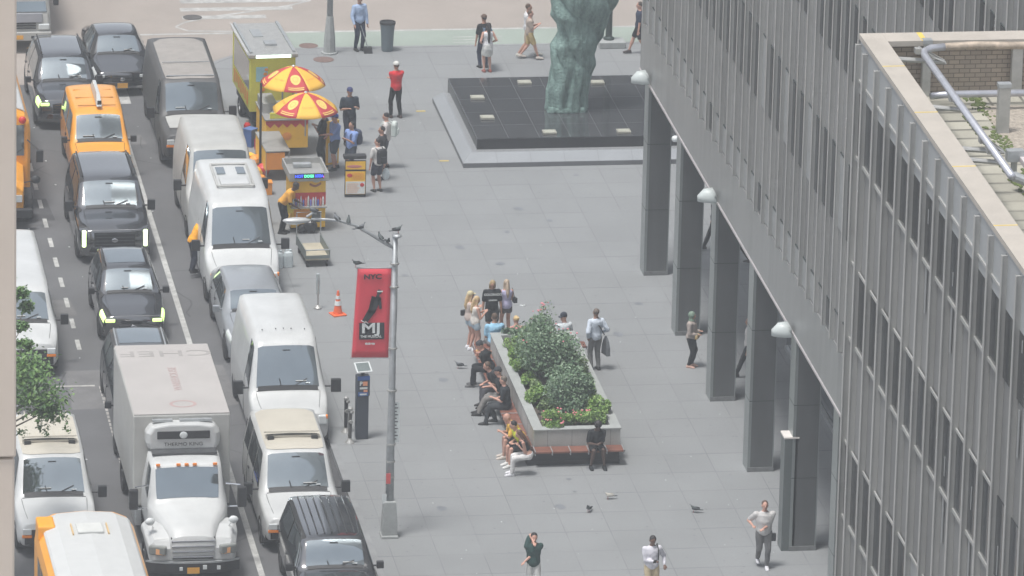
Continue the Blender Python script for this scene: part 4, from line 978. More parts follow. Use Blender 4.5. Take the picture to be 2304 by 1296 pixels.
text('show_letters', 'MJ', .36, wp, BN, bpnt(834, 738, .05), (R_(90), 0, 0), .004, 1.3, .008)
MB().b2((-.30, 0, -.26), (.32, .004, .17)).build('letter_shadow', bk, BN, loc=bpnt(835, 740, .042), bevel=.02)
text('subtitle_letters', 'THE MUSICAL', .085, wp, BN, bpnt(834, 756, .05), (R_(90), 0, 0), .004, 1.0, .001)
text('small_letters', 'tickets', .09, wp, BN, bpnt(832, 772, .04), (R_(90), 0, 0), .003, 1.0, .003)
# generic leaning dancer silhouette
def dot(px, py): q = bpnt(px, py, .04); return q
def limb_(m, a, b, wa, wb):
    a = dot(*a); b = dot(*b); d = (b-a).normalized(); n_ = V3((-d.z, 0, d.x))
    return m.rings([[a-n_*wa, a+n_*wa, a+n_*wa+V3((0, .008, 0)), a-n_*wa+V3((0, .008, 0))], [b-n_*wb, b+n_*wb, b+n_*wb+V3((0, .008, 0)), b-n_*wb+V3((0, .008, 0))]])
g = MB()
for a, b, wa, wb in [((817, 722), (833, 698), .035, .06), ((824, 722), (840, 697), .035, .06), ((835, 702), (847, 668), .085, .125), ((842, 668), (833, 690), .03, .03), ((853, 668), (856, 694), .035, .03), ((848, 672), (851, 660), .05, .03)]: limb_(g, a, b, wa, wb)
g.ell(dot(853, 656), (.06, .01, .065)).build('dancer_figure', bk, BN)
MB().cap(dot(814, 721), dot(820, 724), .03, .03, flat=.2).cap(dot(823, 723), dot(827, 726), .025, .025, flat=.2).b2(dot(848, 656)+V3((0, -.01, 0)), dot(861, 653)).build('figure_highlights', wp, BN)
# far lamp pole
b1 = at(741, 120)
t = thing('street_lamp', 'lower part of a pale street lamp pole with flared base at the far corner', 'street lamp', b1)
MB().lathe([(.26, 0), (.26, .05), (.19, .06), (.17, .5), (.11, 1.15), (.10, 1.2)], n=8).build('base', conc, t); MB().tube([(0, 0, 1.15), (0, 0, 7.5)], [.095, .075], 12).build('pole', galv, t, smooth=True)
t = thing('traffic_post', 'dark metal pole on a grey concrete block beside the statue', 'pole', at(1376, 104))
MB().b2((-.42, -.3, .0), (.40, .3, .20)).build('block', conc, t, bevel=.02); MB().tube([(-.08, .1, .2), (-.08, .1, 6)], .105, 12).lathe([(.17, .2), (.17, .26), (.1, .3)], (-.08, .1, 0)).build('pole', M('dark_pole', (.04, .06, .055), .4, .3), t)
# trash can
t = thing('trash_can', 'grey round plastic trash can standing near the far kerb', 'trash can', at(871, 114))
MB().lathe([(.17, 0), (.18, .06), (.185, .12), (.20, .5), (.225, .80), (.235, .81), (.235, .86), (.205, .86), (.19, .4), (.02, .38)], n=20).build('bin', M('grey_plastic', (.12, .155, .175), .5, var=.1), t, smooth=False)
MB().lathe([(.21, .865), (.25, .87), (.25, .93), (.22, .935), (.21, .90)], n=20).build('rim', plast, t)
# traffic cone
t = thing('traffic_cone', 'orange traffic cone with two white bands on the sidewalk', 'traffic cone', at(760, 708), .3)
org = M('cone_orange', (.80, .14, .045), .5)
MB().b2((-.19, -.19, 0), (.19, .19, .04)).build('base', org, t, bevel=.01)
MB().lathe([(.13, .04), (.085, .28), (.03, .68), (.02, .69)]).build('cone', org, t)
MB().lathe([(.098, .28), (.075, .40), (.02, .40)]).build('band', wp, t); MB().lathe([(.066, .46), (.052, .55), (.02, .55)]).build('band', wp, t)
# bent silver post
t = thing('signpost_stub', 'silver reflective post standing alone between cone and hand cart', 'post', at(715, 694))
MB().lathe([(.10, 0), (.11, .03), (.06, .08), (.03, .10)]).tube([(0, 0, .05), (0, 0, .35), (.01, 0, .8)], .022).build('base', steel, t)
MB().box((0, 0, .62), (.11, .03, .42)).tube([(0, 0, .80), (-.01, 0, 1.0)], .05).build('marker_plate', M('silver_marker', (.55, .60, .60), .25, .4), t, bevel=.01)
# muni meter
q = at(814, 986); t = thing('parking_meter', 'dark blue parking pay station with solar panel on top', 'parking meter', q, .08)
mm = M('meter_dark', (.045, .055, .075), .45); bl = M('meter_blue', (.03, .10, .32), .45)
MB().b2((-.17, -.10, 0), (.15, .12, 1.18)).build('column', mm, t, bevel=.02)
MB().b2((-.17, -.12, 1.18), (.17, .14, 1.72)).build('cabinet', mm, t, bevel=.02)
MB().b2((-.14, -.128, 1.19), (.12, -.121, 1.30)).b2((-.16, -.13, 1.62), (.16, -.121, 1.73)).build('blue_panel', bl, t)
MB().b2((-.02, -.135, 1.47), (.10, -.122, 1.58)).b2((.0, -.135, 1.30), (.10, -.122, 1.36)).build('orange_label', M('label_orange', (.75, .32, .18), .5), t)
text('meter_letter', 'P', .15, wp, t, (-.07, -.135, 1.53), (R_(90), 0, 0), .003, 1, .006)
MB().b2((-.10, -.134, 1.38), (.10, -.122, 1.43)).b2((-.1, -.134, 1.22), (.08, -.129, 1.26)).build('white_label', wp, t)
MB().tube([(0, .02, 1.7), (0, .02, 1.86)], .05).build('neck', mm, t)
s_ = MB().box((0, 0, 1.93), (.42, .34, .03), rz=.12, rx=.55).build('solar_frame', lampw, t); MB().box((0, -.01, 1.949), (.34, .27, .006), rz=.12, rx=.55).build('solar_cell', M('solar_cells', (.16, .19, .19), .3), s_)
for i, (px, py, h) in enumerate([(778, 972, .98), (787, 996, .98)]):
    t = thing('hose_connection', ['black pipe standpipe with silver caps, the rear one beside pay station', 'black pipe standpipe with silver foot, the front one nearest the kerb'][i], 'standpipe', at(px, py), 0, 'standpipes by the kerb')
    MB().lathe([(.13, 0), (.12, .02), (.06, .10), (.045, .13)]).build('foot', steel, t)
    MB().lathe([(.045, .12), (.05, .5), (.05, h-.12), (.03, h-.1)]).build('pipe', plast if i == 0 else iron, t)
    MB().lathe([(.06, h-.1), (.07, h-.04), (.04, h)]).tube([(0, 0, h*.6), (.02, -.09, h*.6)], .05).tube([(0, 0, h*.86), (.06, -.07, h*.86)], .045).build('cap', steel, t)
# hand cart
q0 = at(736, 608); q1 = at(683, 612)
t = thing('hand_cart', 'grey folding platform cart with high push handle behind food stand', 'cart', (at(708, 590).x, at(708, 590).y, 0), .06)
gc = M('cart_grey', (.20, .23, .22), .5, .4); wood = M('cart_plywood', (.42, .38, .29), .8, var=.2)
MB().b2((-.33, -.45, .20), (.33, 1.0, .25)).build('platform', wood, t)
g = MB()
for sx in (-.34, .34): g.b2((sx-.012, -.45, .25), (sx+.012, 1.0, .50))
g.b2((-.34, -.46, .25), (.34, -.44, .34)); g.build('side_panel', gc, t)
MB().tube([(-.34, 1.0, .2), (-.34, 1.02, 1.15), (.34, 1.02, 1.15), (.34, 1.0, .2)], .02).tube([(-.34, -.45, .5), (.34, -.45, .5)], .018).build('push_handle', galv, t)
for sx in (-.28, .28):
    for y_ in (-.36, .9): MB().tube([(sx-.025, y_, .09), (sx+.025, y_, .09)], .09, 12).build('castor', rubber, t)
# water jugs
jug = M('jug_plastic', (.62, .68, .70), .3, var=.05)
for i, (px, py) in enumerate([(626, 602), (648, 600)]):
    t = thing('water_jug', ['pale plastic water jug next to the van mirror', 'pale plastic water jug on the right of the pair'][i], 'jug', at(px, py), .1*i, 'water jugs by the van')
    MB().rings([[(k*x, k*y*.8, z) for x, y in [(.13, .08), (.08, .13), (-.08, .13), (-.13, .08), (-.13, -.08), (-.08, -.13), (.08, -.13), (.13, -.08)]] for k, z in ((.95, 0), (1, .03), (1, .33), (.8, .42), (.35, .46))]).build('jug', jug, t, smooth=False)
    MB().tube([(-.09, 0, .40), (-.06, 0, .50), (.03, 0, .50), (.05, 0, .43)], .016).lathe([(.04, .45), (.04, .50), (.01, .5)], (.06, 0, 0)).build('handle', jug, t)
# ================================================================ food stands
yel = M('stand_yellow', (.86, .50, .04), .5, var=.08); yelg = M('stand_yellow_green', (.66, .62, .08), .5, var=.08); redp = M('stand_red', (.55, .05, .05), .5)
orp = M('print_orange', (.80, .30, .04), .55); sky_ = M('print_sky', (.35, .60, .65), .5); pinkp = M('print_pink', (.60, .22, .20), .55); brn = M('print_brown', (.35, .12, .06), .6)
q = at(612, 296)
t = thing('food_trailer', 'yellow food trailer with stainless roof and bright front light bar', 'food stand', (q.x, q.y, 0), .05)
WT = 1.36; LT = 3.3
MB().b2((-WT/2, 0, .62), (WT/2, LT, 2.28)).build('body', yelg, t, bevel=.02)
r = MB().b2((-WT/2-.06, -.10, 2.285), (WT/2+.06, LT+.05, 2.40)).build('roof', steel, t, bevel=.02)
MB().b2((-WT/2, .05, 2.40), (-WT/2+.08, LT, 2.46)).b2((WT/2-.08, .05, 2.40), (WT/2, LT, 2.46)).b2((-.1, .8, 2.40), (.25, 1.2, 2.47)).b2((-.3, 1.8, 2.40), (0, 2.6, 2.42)).build('roof_rim', galv, r)
MB().b2((-.52, -.135, 2.30), (.52, -.105, 2.385)).build('light_bar', M('light_bar', (.7, .8, .7), .3, emit=(.75, 1, .8), est=1.2), t)
MB().b2((-WT/2-.004, .15, 1.25), (-WT/2-.001, LT-.3, 2.15)).build('service_window', glass, t)
MB().b2((-WT/2-.08, .05, 2.36), (-WT/2-.06, LT, 2.44)).build('side_light_strip', lampw, t)
MB().b2((-.50, -.006, 1.55), (-.15, -.001, 2.0)).build('menu_panel', sky_, t)
g = MB()
for k in range(3): g.ell((-.25+.03*k, -.008, 1.65+.13*k), (.06, .006, .05))
g.ell((-.3, -.008, 1.3), (.08, .006, .06)).ell((-.28, -.008, 1.1), (.08, .006, .06)); g.build('food_pictures', orp, t)
g = MB()
for i in range(7): g.b2((-WT/2-.008, .3+i*.4, .75+.05*(i % 3)), (-WT/2-.005, .55+i*.4, 1.15))
g.build('side_pictures', orp, t)
MB().b2((-WT/2+.1, .1, .3), (WT/2-.1, LT-.2, .62)).build('chassis', plast, t)
MB().b2((-.35, -.5, .15), (.30, -.02, .62)).build('hitch_box', darkp, t, bevel=.02)
for sx in (-1, 1): wheel(t, sx*.62, 1.8, .3, .18)
# yellow cart under the umbrellas
q = at(645, 352)
t = thing('umbrella_cart', 'yellow hot dog cart with stainless counter under two umbrellas', 'food stand', (q.x, q.y, 0), .04)
W2, L2 = 1.25, 1.9
MB().b2((-W2/2, 0, .25), (W2/2, L2, 1.10)).build('body', yel, t, bevel=.02)
MB().b2((-W2/2-.03, -.03, 1.102), (W2/2+.03, L2, 1.15)).b2((-.4, .1, 1.15), (.45, .5, 1.26)).b2((-W2/2, .6, 1.15), (-.2, 1.7, 1.45)).build('counter', steel, t, bevel=.01)
MB().b2((-.5, .02, 1.16), (.5, .09, 1.32)).build('display_panel', yelg, t)
g = MB()
g.b2((-W2/2, -.006, 1.0), (W2/2, -.001, 1.09))
for i in range(5):
    x = -W2/2+W2/10+i*W2/5; g.add([(x-W2/10, -.005, 1.0), (x+W2/10, -.005, 1.0), (x, -.005, .88)], [(0, 2, 1)])
g.build('scallop_trim', redp, t)
MB().ell((0, -.004, .62), (.14, .005, .12)).ell((-.35, -.004, .60), (.08, .005, .1)).build('print', orp, t)
for sx in (-1, 1): wheel(t, sx*.5, 1.0, .26, .14)
MB().tube([(0, .95, 1.1), (0, .95, 2.0)], .025).build('umbrella_socket', galv, t)
# umbrellas
def umbrella(px, py, label, rot, zt=2.45, dy=0):
    q = at(px, py, zt); t = thing('umbrella', label, 'umbrella', (q.x, q.y, 0), rot, 'umbrellas over the hot dog cart'); Rr = .98
    zr = zt-.50
    oran = M('umbrella_yellow', (.82, .47, .06), .7, var=.04); ur = M('umbrella_red', (.50, .045, .05), .7, var=.05); em = M('umbrella_emblem', (.80, .58, .16), .7)
    for k in range(8):
        a0 = k*math.pi/4; a1 = a0+math.pi/4; rs = []
        for i in range(9):
            f_ = i/8; r = Rr*f_; z = zt-(zt-zr)*f_**1.7; row = []
            for j in range(7):
                a = a0+(a1-a0)*j/6; sag = .03*math.sin(j/6*math.pi)*f_; 
                rr = r*(1-.05*math.sin(j/6*math.pi)*f_)
                row.append((rr*math.cos(a), rr*math.sin(a), z-sag))
            rs.append(row)
        m = MB().rings(rs, closed=False, cap=False)
        pn = m.build('canopy_panel', ur if k % 2 else oran, t, smooth=True, mods=[('solid', .006)])
        am = (a0+a1)/2
        def onp(f_, s): 
            r = Rr*f_; z = zt-(zt-zr)*f_**1.7; a = am+s/max(r, .1); sg = math.sin(max(0, min(1, (a-a0)/(a1-a0)))*math.pi)
            rr = r*(1-.05*sg*f_); return V3((rr*math.cos(a), rr*math.sin(a), z-.03*sg*f_+.012))
        if k % 2:
            rs = [[onp(.62+.17*q_*math.cos(b*math.pi/10), .155*q_*math.sin(b*math.pi/10)) for b in range(20)] for q_ in (.02, .5, 1)]
            MB().rings(rs, cap=False).build('round_emblem', em, pn)
            rs = [[onp(.62+.09*q_*math.cos(b*math.pi/10), .08*q_*math.sin(b*math.pi/10))+V3((0, 0, .004)) for b in range(20)] for q_ in (.86, 1)]
            MB().rings(rs, cap=False).build('emblem_mark', M('emblem_orange', (.75, .38, .06), .7), pn)
            for f_ in (.87, .92):
                MB().rings([[onp(f_, s), onp(f_+.025, s)] for s in [(-.24+.48*i/8) for i in range(9)]], closed=False, cap=False).build('text_band', em, pn)
        else:
            g = MB()
            for i in range(9):
                s = -.18+.045*i; g.rings([[onp(.66+.02*math.sin(i*2.1), s), onp(.70+.025*math.sin(i*1.3), s)], [onp(.66+.02*math.sin(i), s+.03), onp(.69, s+.03)]], closed=False, cap=False)
            g.build('script_letters', M('print_light_orange', (.75, .30, .05), .7), pn)
    MB().tube([(0, 0, 1.15), (0, 0, zt+.06)], .02).build('pole', galv, t)
    MB().ell((0, 0, zt+.02), (.05, .05, .03)).build('finial', lampw, t)
    g = MB()
    for k in range(8): a = k*math.pi/4; g.tube([(0, 0, zt-.35), (Rr*.6*math.cos(a), Rr*.6*math.sin(a), zt-.20)], .008, 4)
    g.build('rib', galv, t)
umbrella(660, 150, 'rear red and yellow umbrella above the yellow cart', R_(22.5), 2.5)
umbrella(688, 209, 'front red and yellow umbrella nearest the customers', R_(-22.5), 2.45)
# the stand in front with LED sign
q = at(693, 520)
t = thing('hot_dog_stand', 'yellow hot dog stand with stainless roof tray and lit sign strip', 'food stand', (q.x, q.y, 0), .03)
W3 = .98; 
def hz(py, px=700): return ony(px, py, q.y-.0).z
ztop = hz(398); zmid = hz(462)
MB().b2((-W3/2, 0, hz(512)), (W3/2, 1.05, ztop-.12)).build('body', yel, t, bevel=.015)
r = MB().b2((-W3/2-.07, -.10, ztop-.10), (W3/2+.07, 1.45, ztop-.03)).build('roof_tray', steel, t, bevel=.01)
g = MB().b2((-W3/2-.07, -.10, ztop-.028), (-W3/2-.03, 1.45, ztop+.14)).b2((W3/2+.03, -.10, ztop-.028), (W3/2+.07, 1.45, ztop+.14)).b2((-W3/2-.03, -.10, ztop-.028), (W3/2+.03, -.07, ztop+.14)).b2((-W3/2-.03, 1.41, ztop-.028), (W3/2+.03, 1.45, ztop+.14)); g.build('tray_rim', steel, r)
MB().b2((-.3, .95, ztop-.02), (.22, 1.15, ztop+.10)).build('roof_vent', galv, r, bevel=.02)
MB().b2((-.42, -.115, ztop-.015), (.42, -.104, ztop+.125)).build('sign_strip', bk, t)
led = [M('led_blue', (.05, .1, .9), .4, emit=(.03, .08, .9), est=1.5), M('led_green', (.1, .8, .4), .4, emit=(.1, .9, .45), est=1.3), M('led_pink', (.8, .1, .2), .4, emit=(.8, .1, .2), est=1)]
text('led_letters', 'HOT', .11, led[0], t, (-.29, -.12, ztop+.055), (R_(90), 0, 0), .003, 1, .004)
text('led_letters', 'DOGS', .11, led[1], t, (-.01, -.12, ztop+.055), (R_(90), 0, 0), .003, .9, .004)
text('led_letters', 'SODA', .11, led[0], t, (.28, -.12, ztop+.055), (R_(90), 0, 0), .003, .8, .004)
MB().b2((.40, -.122, ztop+.0), (.415, -.116, ztop+.06)).build('led_dot', led[2], t)
MB().b2((-W3/2-.02, -.16, zmid-.04), (W3/2+.02, 0, zmid)).build('shelf', steel, t)
rd = MB().b2((-W3/2, -.006, zmid+.02), (W3/2, -.001, zmid+.38)).build('drinks_panel', redp, t)
cans = [lampw, pinkp, M('can_blue', (.10, .16, .50), .4), M('can_silver', (.5, .5, .55), .3), lampw, M('can_violet', (.22, .22, .55), .4)]
rn = random.Random(9)
for i in range(13):
    x = -W3/2+.06+i*.07; h = rn.uniform(.18, .30)
    MB().lathe([(.026, 0), (.028, .01), (.028, h*.75), (.012, h), (.01, h+.01)], n=8).build('drink_bottle', cans[(i*5) % 6], rd, loc=(x, -.05, zmid+.002))
g = MB()
for i in range(9): a = .25+i*.32/1; g.ell((.05+i*.035, -.008, zmid+.62-.06*math.sin(i/8*math.pi)+.01*i*.2), (.03, .006, .035))
g.build('sausage_print', brn, t)
MB().ell((-.28, -.005, zmid+.62), (.035, .006, .06)).build('bottle_print', orp, t)
MB().ell((.22, -.004, zmid+.70), (.10, .005, .03)).build('bun_print', cream, t)
MB().b2((.10, -.006, hz(500)), (.36, -.001, hz(478))).build('hatch', M('hatch_dark', (.16, .17, .16), .5), t)
MB().b2((-.40, -.006, zmid-.35), (.05, -.001, zmid-.12)).build('orange_print', orp, t)
MB().b2((-W3/2+.05, .1, .18), (W3/2-.05, 1.0, hz(512))).build('chassis', plast, t)
for sx in (-1, 1): wheel(t, sx*.42, .25, .17, .12)
MB().ell((.0, -.12, .2), (.2, .14, .18)).ell((-.22, -.1, .14), (.16, .12, .12)).build('black_bag', M('bag_plastic_black', (.02, .02, .022), .3), None)
bpy.data.objects['black_bag'].location = q+V3((.05, -.05, 0)); tag(bpy.data.objects['black_bag'], 'shiny black plastic bag lying under the front of the hot dog stand', 'bag')
# folding stainless table between the carts
q = at(625, 408); t = thing('prep_table', 'long stainless table between the two yellow stands', 'table', (q.x, q.y, 0), .05)
MB().b2((-.36, 0, .88), (.36, 2.0, .92)).build('table_top', steel, t, bevel=.01)
MB().b2((-.34, .01, .35), (.20, .03, .86)).build('front_skirt', orp, t); MB().b2((-.35, .05, .30), (-.33, 1.9, .86)).build('side_skirt', yel, t)
for sx in (-.33, .33):
    for y_ in (.05, 1.95): MB().tube([(sx, y_, 0), (sx, y_, .88)], .02).build('leg', galv, t)
for i in range(4): tag(MB().ell((0, 0, .17), (.20, .20, .20), nu=9, nv=6).build('supply_bag', [orp, redp, orp, M('bag_yellow', (.75, .45, .08), .5)][i], loc=at(*[(573, 375), (592, 395), (586, 420), (575, 402)][i]), mods=[('disp', .08, 'crumple', .12)]), ['orange crumpled bag at the van side of the prep table', 'red crumpled bag under the prep table', 'orange crumpled bag lowest by the vendor', 'yellow crumpled bag in the pile beside van'][i], 'bag', 'bags piled by the carts')
for i, (px, py) in enumerate([(556, 308), (578, 336), (592, 336)]):
    t = thing('gas_cylinder', ['red gas cylinder standing below the food trailer', 'small red gas cylinder left of black pole', 'small red gas cylinder right of black pole'][i], 'gas cylinder', at(px, py))
    k = .9 if i == 0 else .7
    MB().lathe([(.10*k, 0), (.11*k, .03), (.11*k, .42*k), (.06*k, .5*k), (.03*k, .52*k)]).build('tank', redl, t, smooth=False); MB().lathe([(.05*k, .5*k), (.05*k, .58*k), (.02, .58*k)]).build('valve_collar', steel, t)
t = thing('dark_pole', 'thin black pole standing at the kerb beside the yellow cart', 'pole', at(585, 392)); MB().tube([(0, 0, 0), (0, 0, 2.75)], .035).build('shaft', plast, t); MB().lathe([(.14, 0), (.14, .03), (.05, .06)]).build('foot', plast, t)
crm = [orp, yel, M('cooler_blue', (.10, .18, .42), .5), redp]
for i, (px, py, d_, k, lb_) in enumerate([(598, 436, (.34, .3, .34), 0, 'orange crate on the ground left of vendor'), (578, 428, (.30, .3, .26), 3, 'red crate beside the black pole foot'), (560, 372, (.28, .3, .30), 1, 'yellow crate near the van by the orange bags'), (722, 398, (.26, .3, .30), 1, 'yellow crate between hot dog stand and blue shirted man'), (563, 328, (.3, .3, .5), 2, 'blue cooler behind the red gas cylinder')]):
    t = thing('crate' if i < 4 else 'cooler', lb_, 'crate', at(px, py), .2*i)
    MB().b2((-d_[0]/2, -d_[1]/2, 0), (d_[0]/2, d_[1]/2, d_[2])).build('box', crm[k], t, bevel=.015); MB().b2((-d_[0]/2-.01, -d_[1]/2-.01, d_[2]+.001), (d_[0]/2+.01, d_[1]/2+.01, d_[2]+.04)).build('lid', plast if i % 2 else crm[k], t)
# menu boards
q = at(800, 444); t = thing('menu_board', 'yellow and white menu board with black frame and case on top', 'menu board', (q.x, q.y, 0), -.05)
MB().b2((-.32, .0, .02), (.29, .06, 1.10)).build('frame', plast, t, bevel=.01)
p_ = MB().b2((-.30, -.012, .10), (.27, -.001, .78)).build('lower_panel', yel, t)
MB().b2((-.29, -.018, .11), (.26, -.013, .48)).build('white_sheet', wp, p_)
g = MB()
for i in range(5): g.b2((-.25, -.022, .16+i*.06), (.05+.03*(i % 3), -.0185, .172+i*.06)); g.b2((-.1, -.017, .55+i*.04), (.22, -.0135, .56+i*.04))
g.build('menu_lines', orp, p_)
MB().ell((.18, -.022, .38), (.06, .006, .06)).ell((-.18, -.015, .66), (.08, .006, .06)).build('menu_picture', redp, p_)
p_ = MB().b2((-.30, -.012, .84), (.27, -.001, 1.08)).build('upper_panel', yel, t); MB().ell((-.05, -.014, .93), (.22, .005, .045)).build('menu_picture', pinkp, p_)
MB().b2((-.36, -.02, 1.14), (.30, .22, 1.26)).build('case', plast, None, bevel=.03)
o = bpy.data.objects['case']; o.location = q; o.name = 'black_case'; tag(o, 'black case lying on top of the yellow menu board', 'case')
q = at(748, 372); t = thing('menu_board', 'tall narrow yellow board standing behind the two blue shirted men', 'menu board', (q.x, q.y, 0), .5)
MB().b2((-.22, 0, .03), (.22, .05, 1.35)).build('panel', yel, t); MB().b2((-.16, -.01, .1), (.16, -.001, .7)).build('white_sheet', wp, t)
# ================================================================ planter with benches
rimZ = .85
a = at(1104, 750, rimZ); b = at(1200, 967, rimZ); c = at(1291, 748, rimZ); d = at(1398, 967, rimZ)
X0, X1, Y0, Y1 = (a.x+b.x)/2, (c.x+d.x)/2, (b.y+d.y)/2, (a.y+c.y)/2
PL = thing('stone_planter', 'long grey stone planter box ringed by wooden benches', 'planter', (X0, Y0, 0))
PW, PLN = X1-X0, Y1-Y0
st1 = M('planter_stone', (.33, .345, .335), .7, var=.12, scale=2.5, bump=.15); st2 = M('planter_stone_side', (.36, .37, .355), .75, var=.14, scale=2)
T_ = .24; SZ_ = .43
MB().b2((0, 0, .12), (PW, T_, rimZ)).b2((0, PLN-T_, .12), (PW, PLN, rimZ)).b2((0, T_, .12), (T_, PLN-T_, rimZ)).b2((PW-T_, T_, .12), (PW, PLN-T_, rimZ)).build('stone_wall', st2, PL, bevel=.012)
MB().b2((-.02, -.02, rimZ+.001), (PW+.02, T_, rimZ+.03)).b2((-.02, PLN-T_, rimZ+.001), (PW+.02, PLN+.02, rimZ+.03)).b2((-.02, T_, rimZ+.001), (T_, PLN-T_, rimZ+.03)).b2((PW-T_, T_, rimZ+.001), (PW+.02, PLN-T_, rimZ+.03)).build('rim', st1, PL)
g = MB()
for x in (.35, .98, 1.62, 1.98): g.b2((x, -.004, .14), (x+.01, 0.001, rimZ))
for i in range(1, 7): g.b2((-.004, i*PLN/7, .14), (.001, i*PLN/7+.01, rimZ))
g.build('stone_joint', gz, PL)
MB().b2((T_, T_, .15), (PW-T_, PLN-T_, rimZ-.10)).build('soil', M('soil', (.085, .07, .055), .95, var=.4, scale=8, bump=1), PL)
MB().b2((-.20, -.26, 0), (PW-.05, PLN+.2, .118)).b2((-.18, -.24, .118), (-.02, PLN+.1, SZ_-.06)).b2((-.02, -.24, .118), (PW-.05, -.03, SZ_-.06)).build('plinth', plast, PL)
wd = M('bench_wood', (.19, .075, .05), .55, var=.35, scale=3, coat=.15)
BD = .46; SZ = .43
def bench(name, lb, x0, y0, x1, y1, seg):
    t = thing('wooden_bench', lb, 'bench', (x0, y0, 0), 0, 'benches around the planter')
    W_, L_ = x1-x0, y1-y0; along = 'x' if W_ > L_ else 'y'; n = seg; tot = max(W_, L_)
    for i in range(n):
        s0 = i*tot/n+.012; s1 = (i+1)*tot/n-.012
        if along == 'x': MB().b2((s0, 0, SZ-.05), (s1, L_, SZ)).build('seat_board', wd, t, bevel=.006)
        else: MB().b2((0, s0, SZ-.05), (W_, s1, SZ)).build('seat_board', wd, t, bevel=.006)
    g = MB()
    for i in range(n+1):
        s = min(max(i*tot/n, .03), tot-.03)
        g = MB()
        if along == 'x': g.b2((s-.012, .0, SZ-.10), (s+.012, L_, SZ+.012))
        else: g.b2((0, s-.012, SZ-.10), (W_, s+.012, SZ+.012))
        g.build('armrest_bracket', galv, t)
    return t
bench('b', 'reddish wood bench along the front short side of the planter', X0-.05, Y0-BD, X1+.06, Y0-.03, 5)
bench('b', 'reddish wood bench along the left side of the planter full of seated people', X0-BD, Y0-.02, X0-.03, Y1, 9)
bench('b', 'reddish wood bench along the far short side of the planter', X0-BD+.02, Y1+.03, X1+.4, Y1+BD, 4)
# ---------------------------------------------------------------- foliage
def leafmat(n_, rgb, v=.5):
    m = M(n_, rgb, .5, var=v, scale=7, spec=.5); return m
def leaves(fn, n, size, seed=1, asp=.55, droop=0):
    r = random.Random(seed); m = MB()
    for i in range(n):
        p = fn(r); 
        if p is None: continue
        s = size*r.uniform(.6, 1.35); q = Matrix.Rotation(r.uniform(0, 6.28), 3, 'Z') @ Matrix.Rotation(r.gauss(.15, .65), 3, 'X') @ Matrix.Rotation(r.gauss(0, .4), 3, 'Y')
        pts_ = [V3((0, -s, 0)), V3((s*asp, -.1*s, .12*s)), V3((0, s, -.1*s)), V3((-s*asp, -.1*s, .12*s))]
        m.add([p+q @ v_ for v_ in pts_], [(0, 1, 2, 3)], r.choice((0, 0, 1, 2)))
    return m
dg = [leafmat('leaf_dark_a', (.11, .18, .095)), leafmat('leaf_dark_b', (.21, .29, .19)), leafmat('leaf_dark_c', (.055, .11, .06))]
lg = [leafmat('leaf_light_a', (.15, .27, .05)), leafmat('leaf_light_b', (.24, .36, .09)), leafmat('leaf_light_c', (.10, .19, .05))]
mg = [leafmat('leaf_olive_a', (.12, .19, .06)), leafmat('leaf_olive_b', (.19, .26, .11)), leafmat('leaf_olive_c', (.07, .12, .04))]
tg = [leafmat('leaf_tree_a', (.10, .20, .05)), leafmat('leaf_tree_b', (.16, .27, .08)), leafmat('leaf_tree_c', (.06, .13, .04))]
pk = M('petal_pink', (.75, .25, .28), .6); stemm = M('stem_brown', (.10, .07, .045), .9)
def shrub(name, lb, px, py, R3, n, size, mats, seed, cat='shrub', flowers=0, fm=pk, z=rimZ-.1, lump=7, group=None, pos=None):
    q = pos or at(px, py, z); t = thing(name, lb, cat, q, 0, group); r0 = random.Random(seed)
    lumps = []
    for i in range(lump):
        a = r0.uniform(0, 6.28); k = r0.uniform(.15, .85); h = r0.uniform(.3, .85)
        lumps.append((V3((R3[0]*k*math.cos(a), R3[1]*k*math.sin(a), R3[2]*h)), r0.uniform(.28, .5)))
    def fn(r):
        c, k = r.choice(lumps); v = V3((r.gauss(0, 1), r.gauss(0, 1), r.gauss(0, 1))).normalized()*(r.random()**.35)
        p = c+V3((v.x*R3[0]*k*1.1, v.y*R3[1]*k*1.1, v.z*R3[2]*k*.9)); 
        if p.z < .02: return None
        return p
    leaves(fn, n, size, seed).build('foliage', mats, t)
    g = MB()
    for c, k in lumps: g.tube([(c.x*.15, c.y*.15, -.05), (c.x*.5, c.y*.5, c.z*.5), tuple(c)], [.018, .012, .006], 4)
    g.build('stems', stemm, t)
    if flowers:
        g = MB()
        for i in range(flowers):
            c, k = r0.choice(lumps); a = r0.uniform(0, 6.28); p = c+V3((math.cos(a)*R3[0]*k, math.sin(a)*R3[1]*k, R3[2]*k*.75)); s = r0.uniform(.02, .035)
            g.ell(p, (s, s, s*.7), nu=6, nv=4)
        g.build('blossoms', fm, t)
    return t
shrub('rose_bush', 'large dark green bush with pink blossoms in the rear half of planter', 1228, 838, (.80, 1.40, 1.22), 9500, .045, dg, 3, flowers=18, lump=22)
shrub('glossy_bush', 'rounded dark glossy bush in the front half of planter', 1278, 918, (.74, 1.0, .92), 7500, .045, dg, 5, lump=18)
shrub('green_shrub', 'low bright shrub behind the left rim at the far end', 1158, 795, (.28, .6, .38), 1300, .035, lg, 6)
shrub('green_shrub', 'bright green shrub by the left rim in the middle of the planter', 1172, 835, (.30, .55, .42), 1700, .035, lg, 7)
shrub('green_shrub', 'small bright shrub at the left rim below the middle one', 1186, 868, (.26, .4, .34), 1200, .035, lg, 8)
shrub('green_shrub', 'bright shrub left of the glossy bush near the front', 1208, 905, (.36, .60, .40), 1900, .035, lg, 9)
shrub('green_shrub', 'bright shrub in the front right corner of the planter', 1340, 935, (.34, .85, .48), 2600, .035, lg, 10)
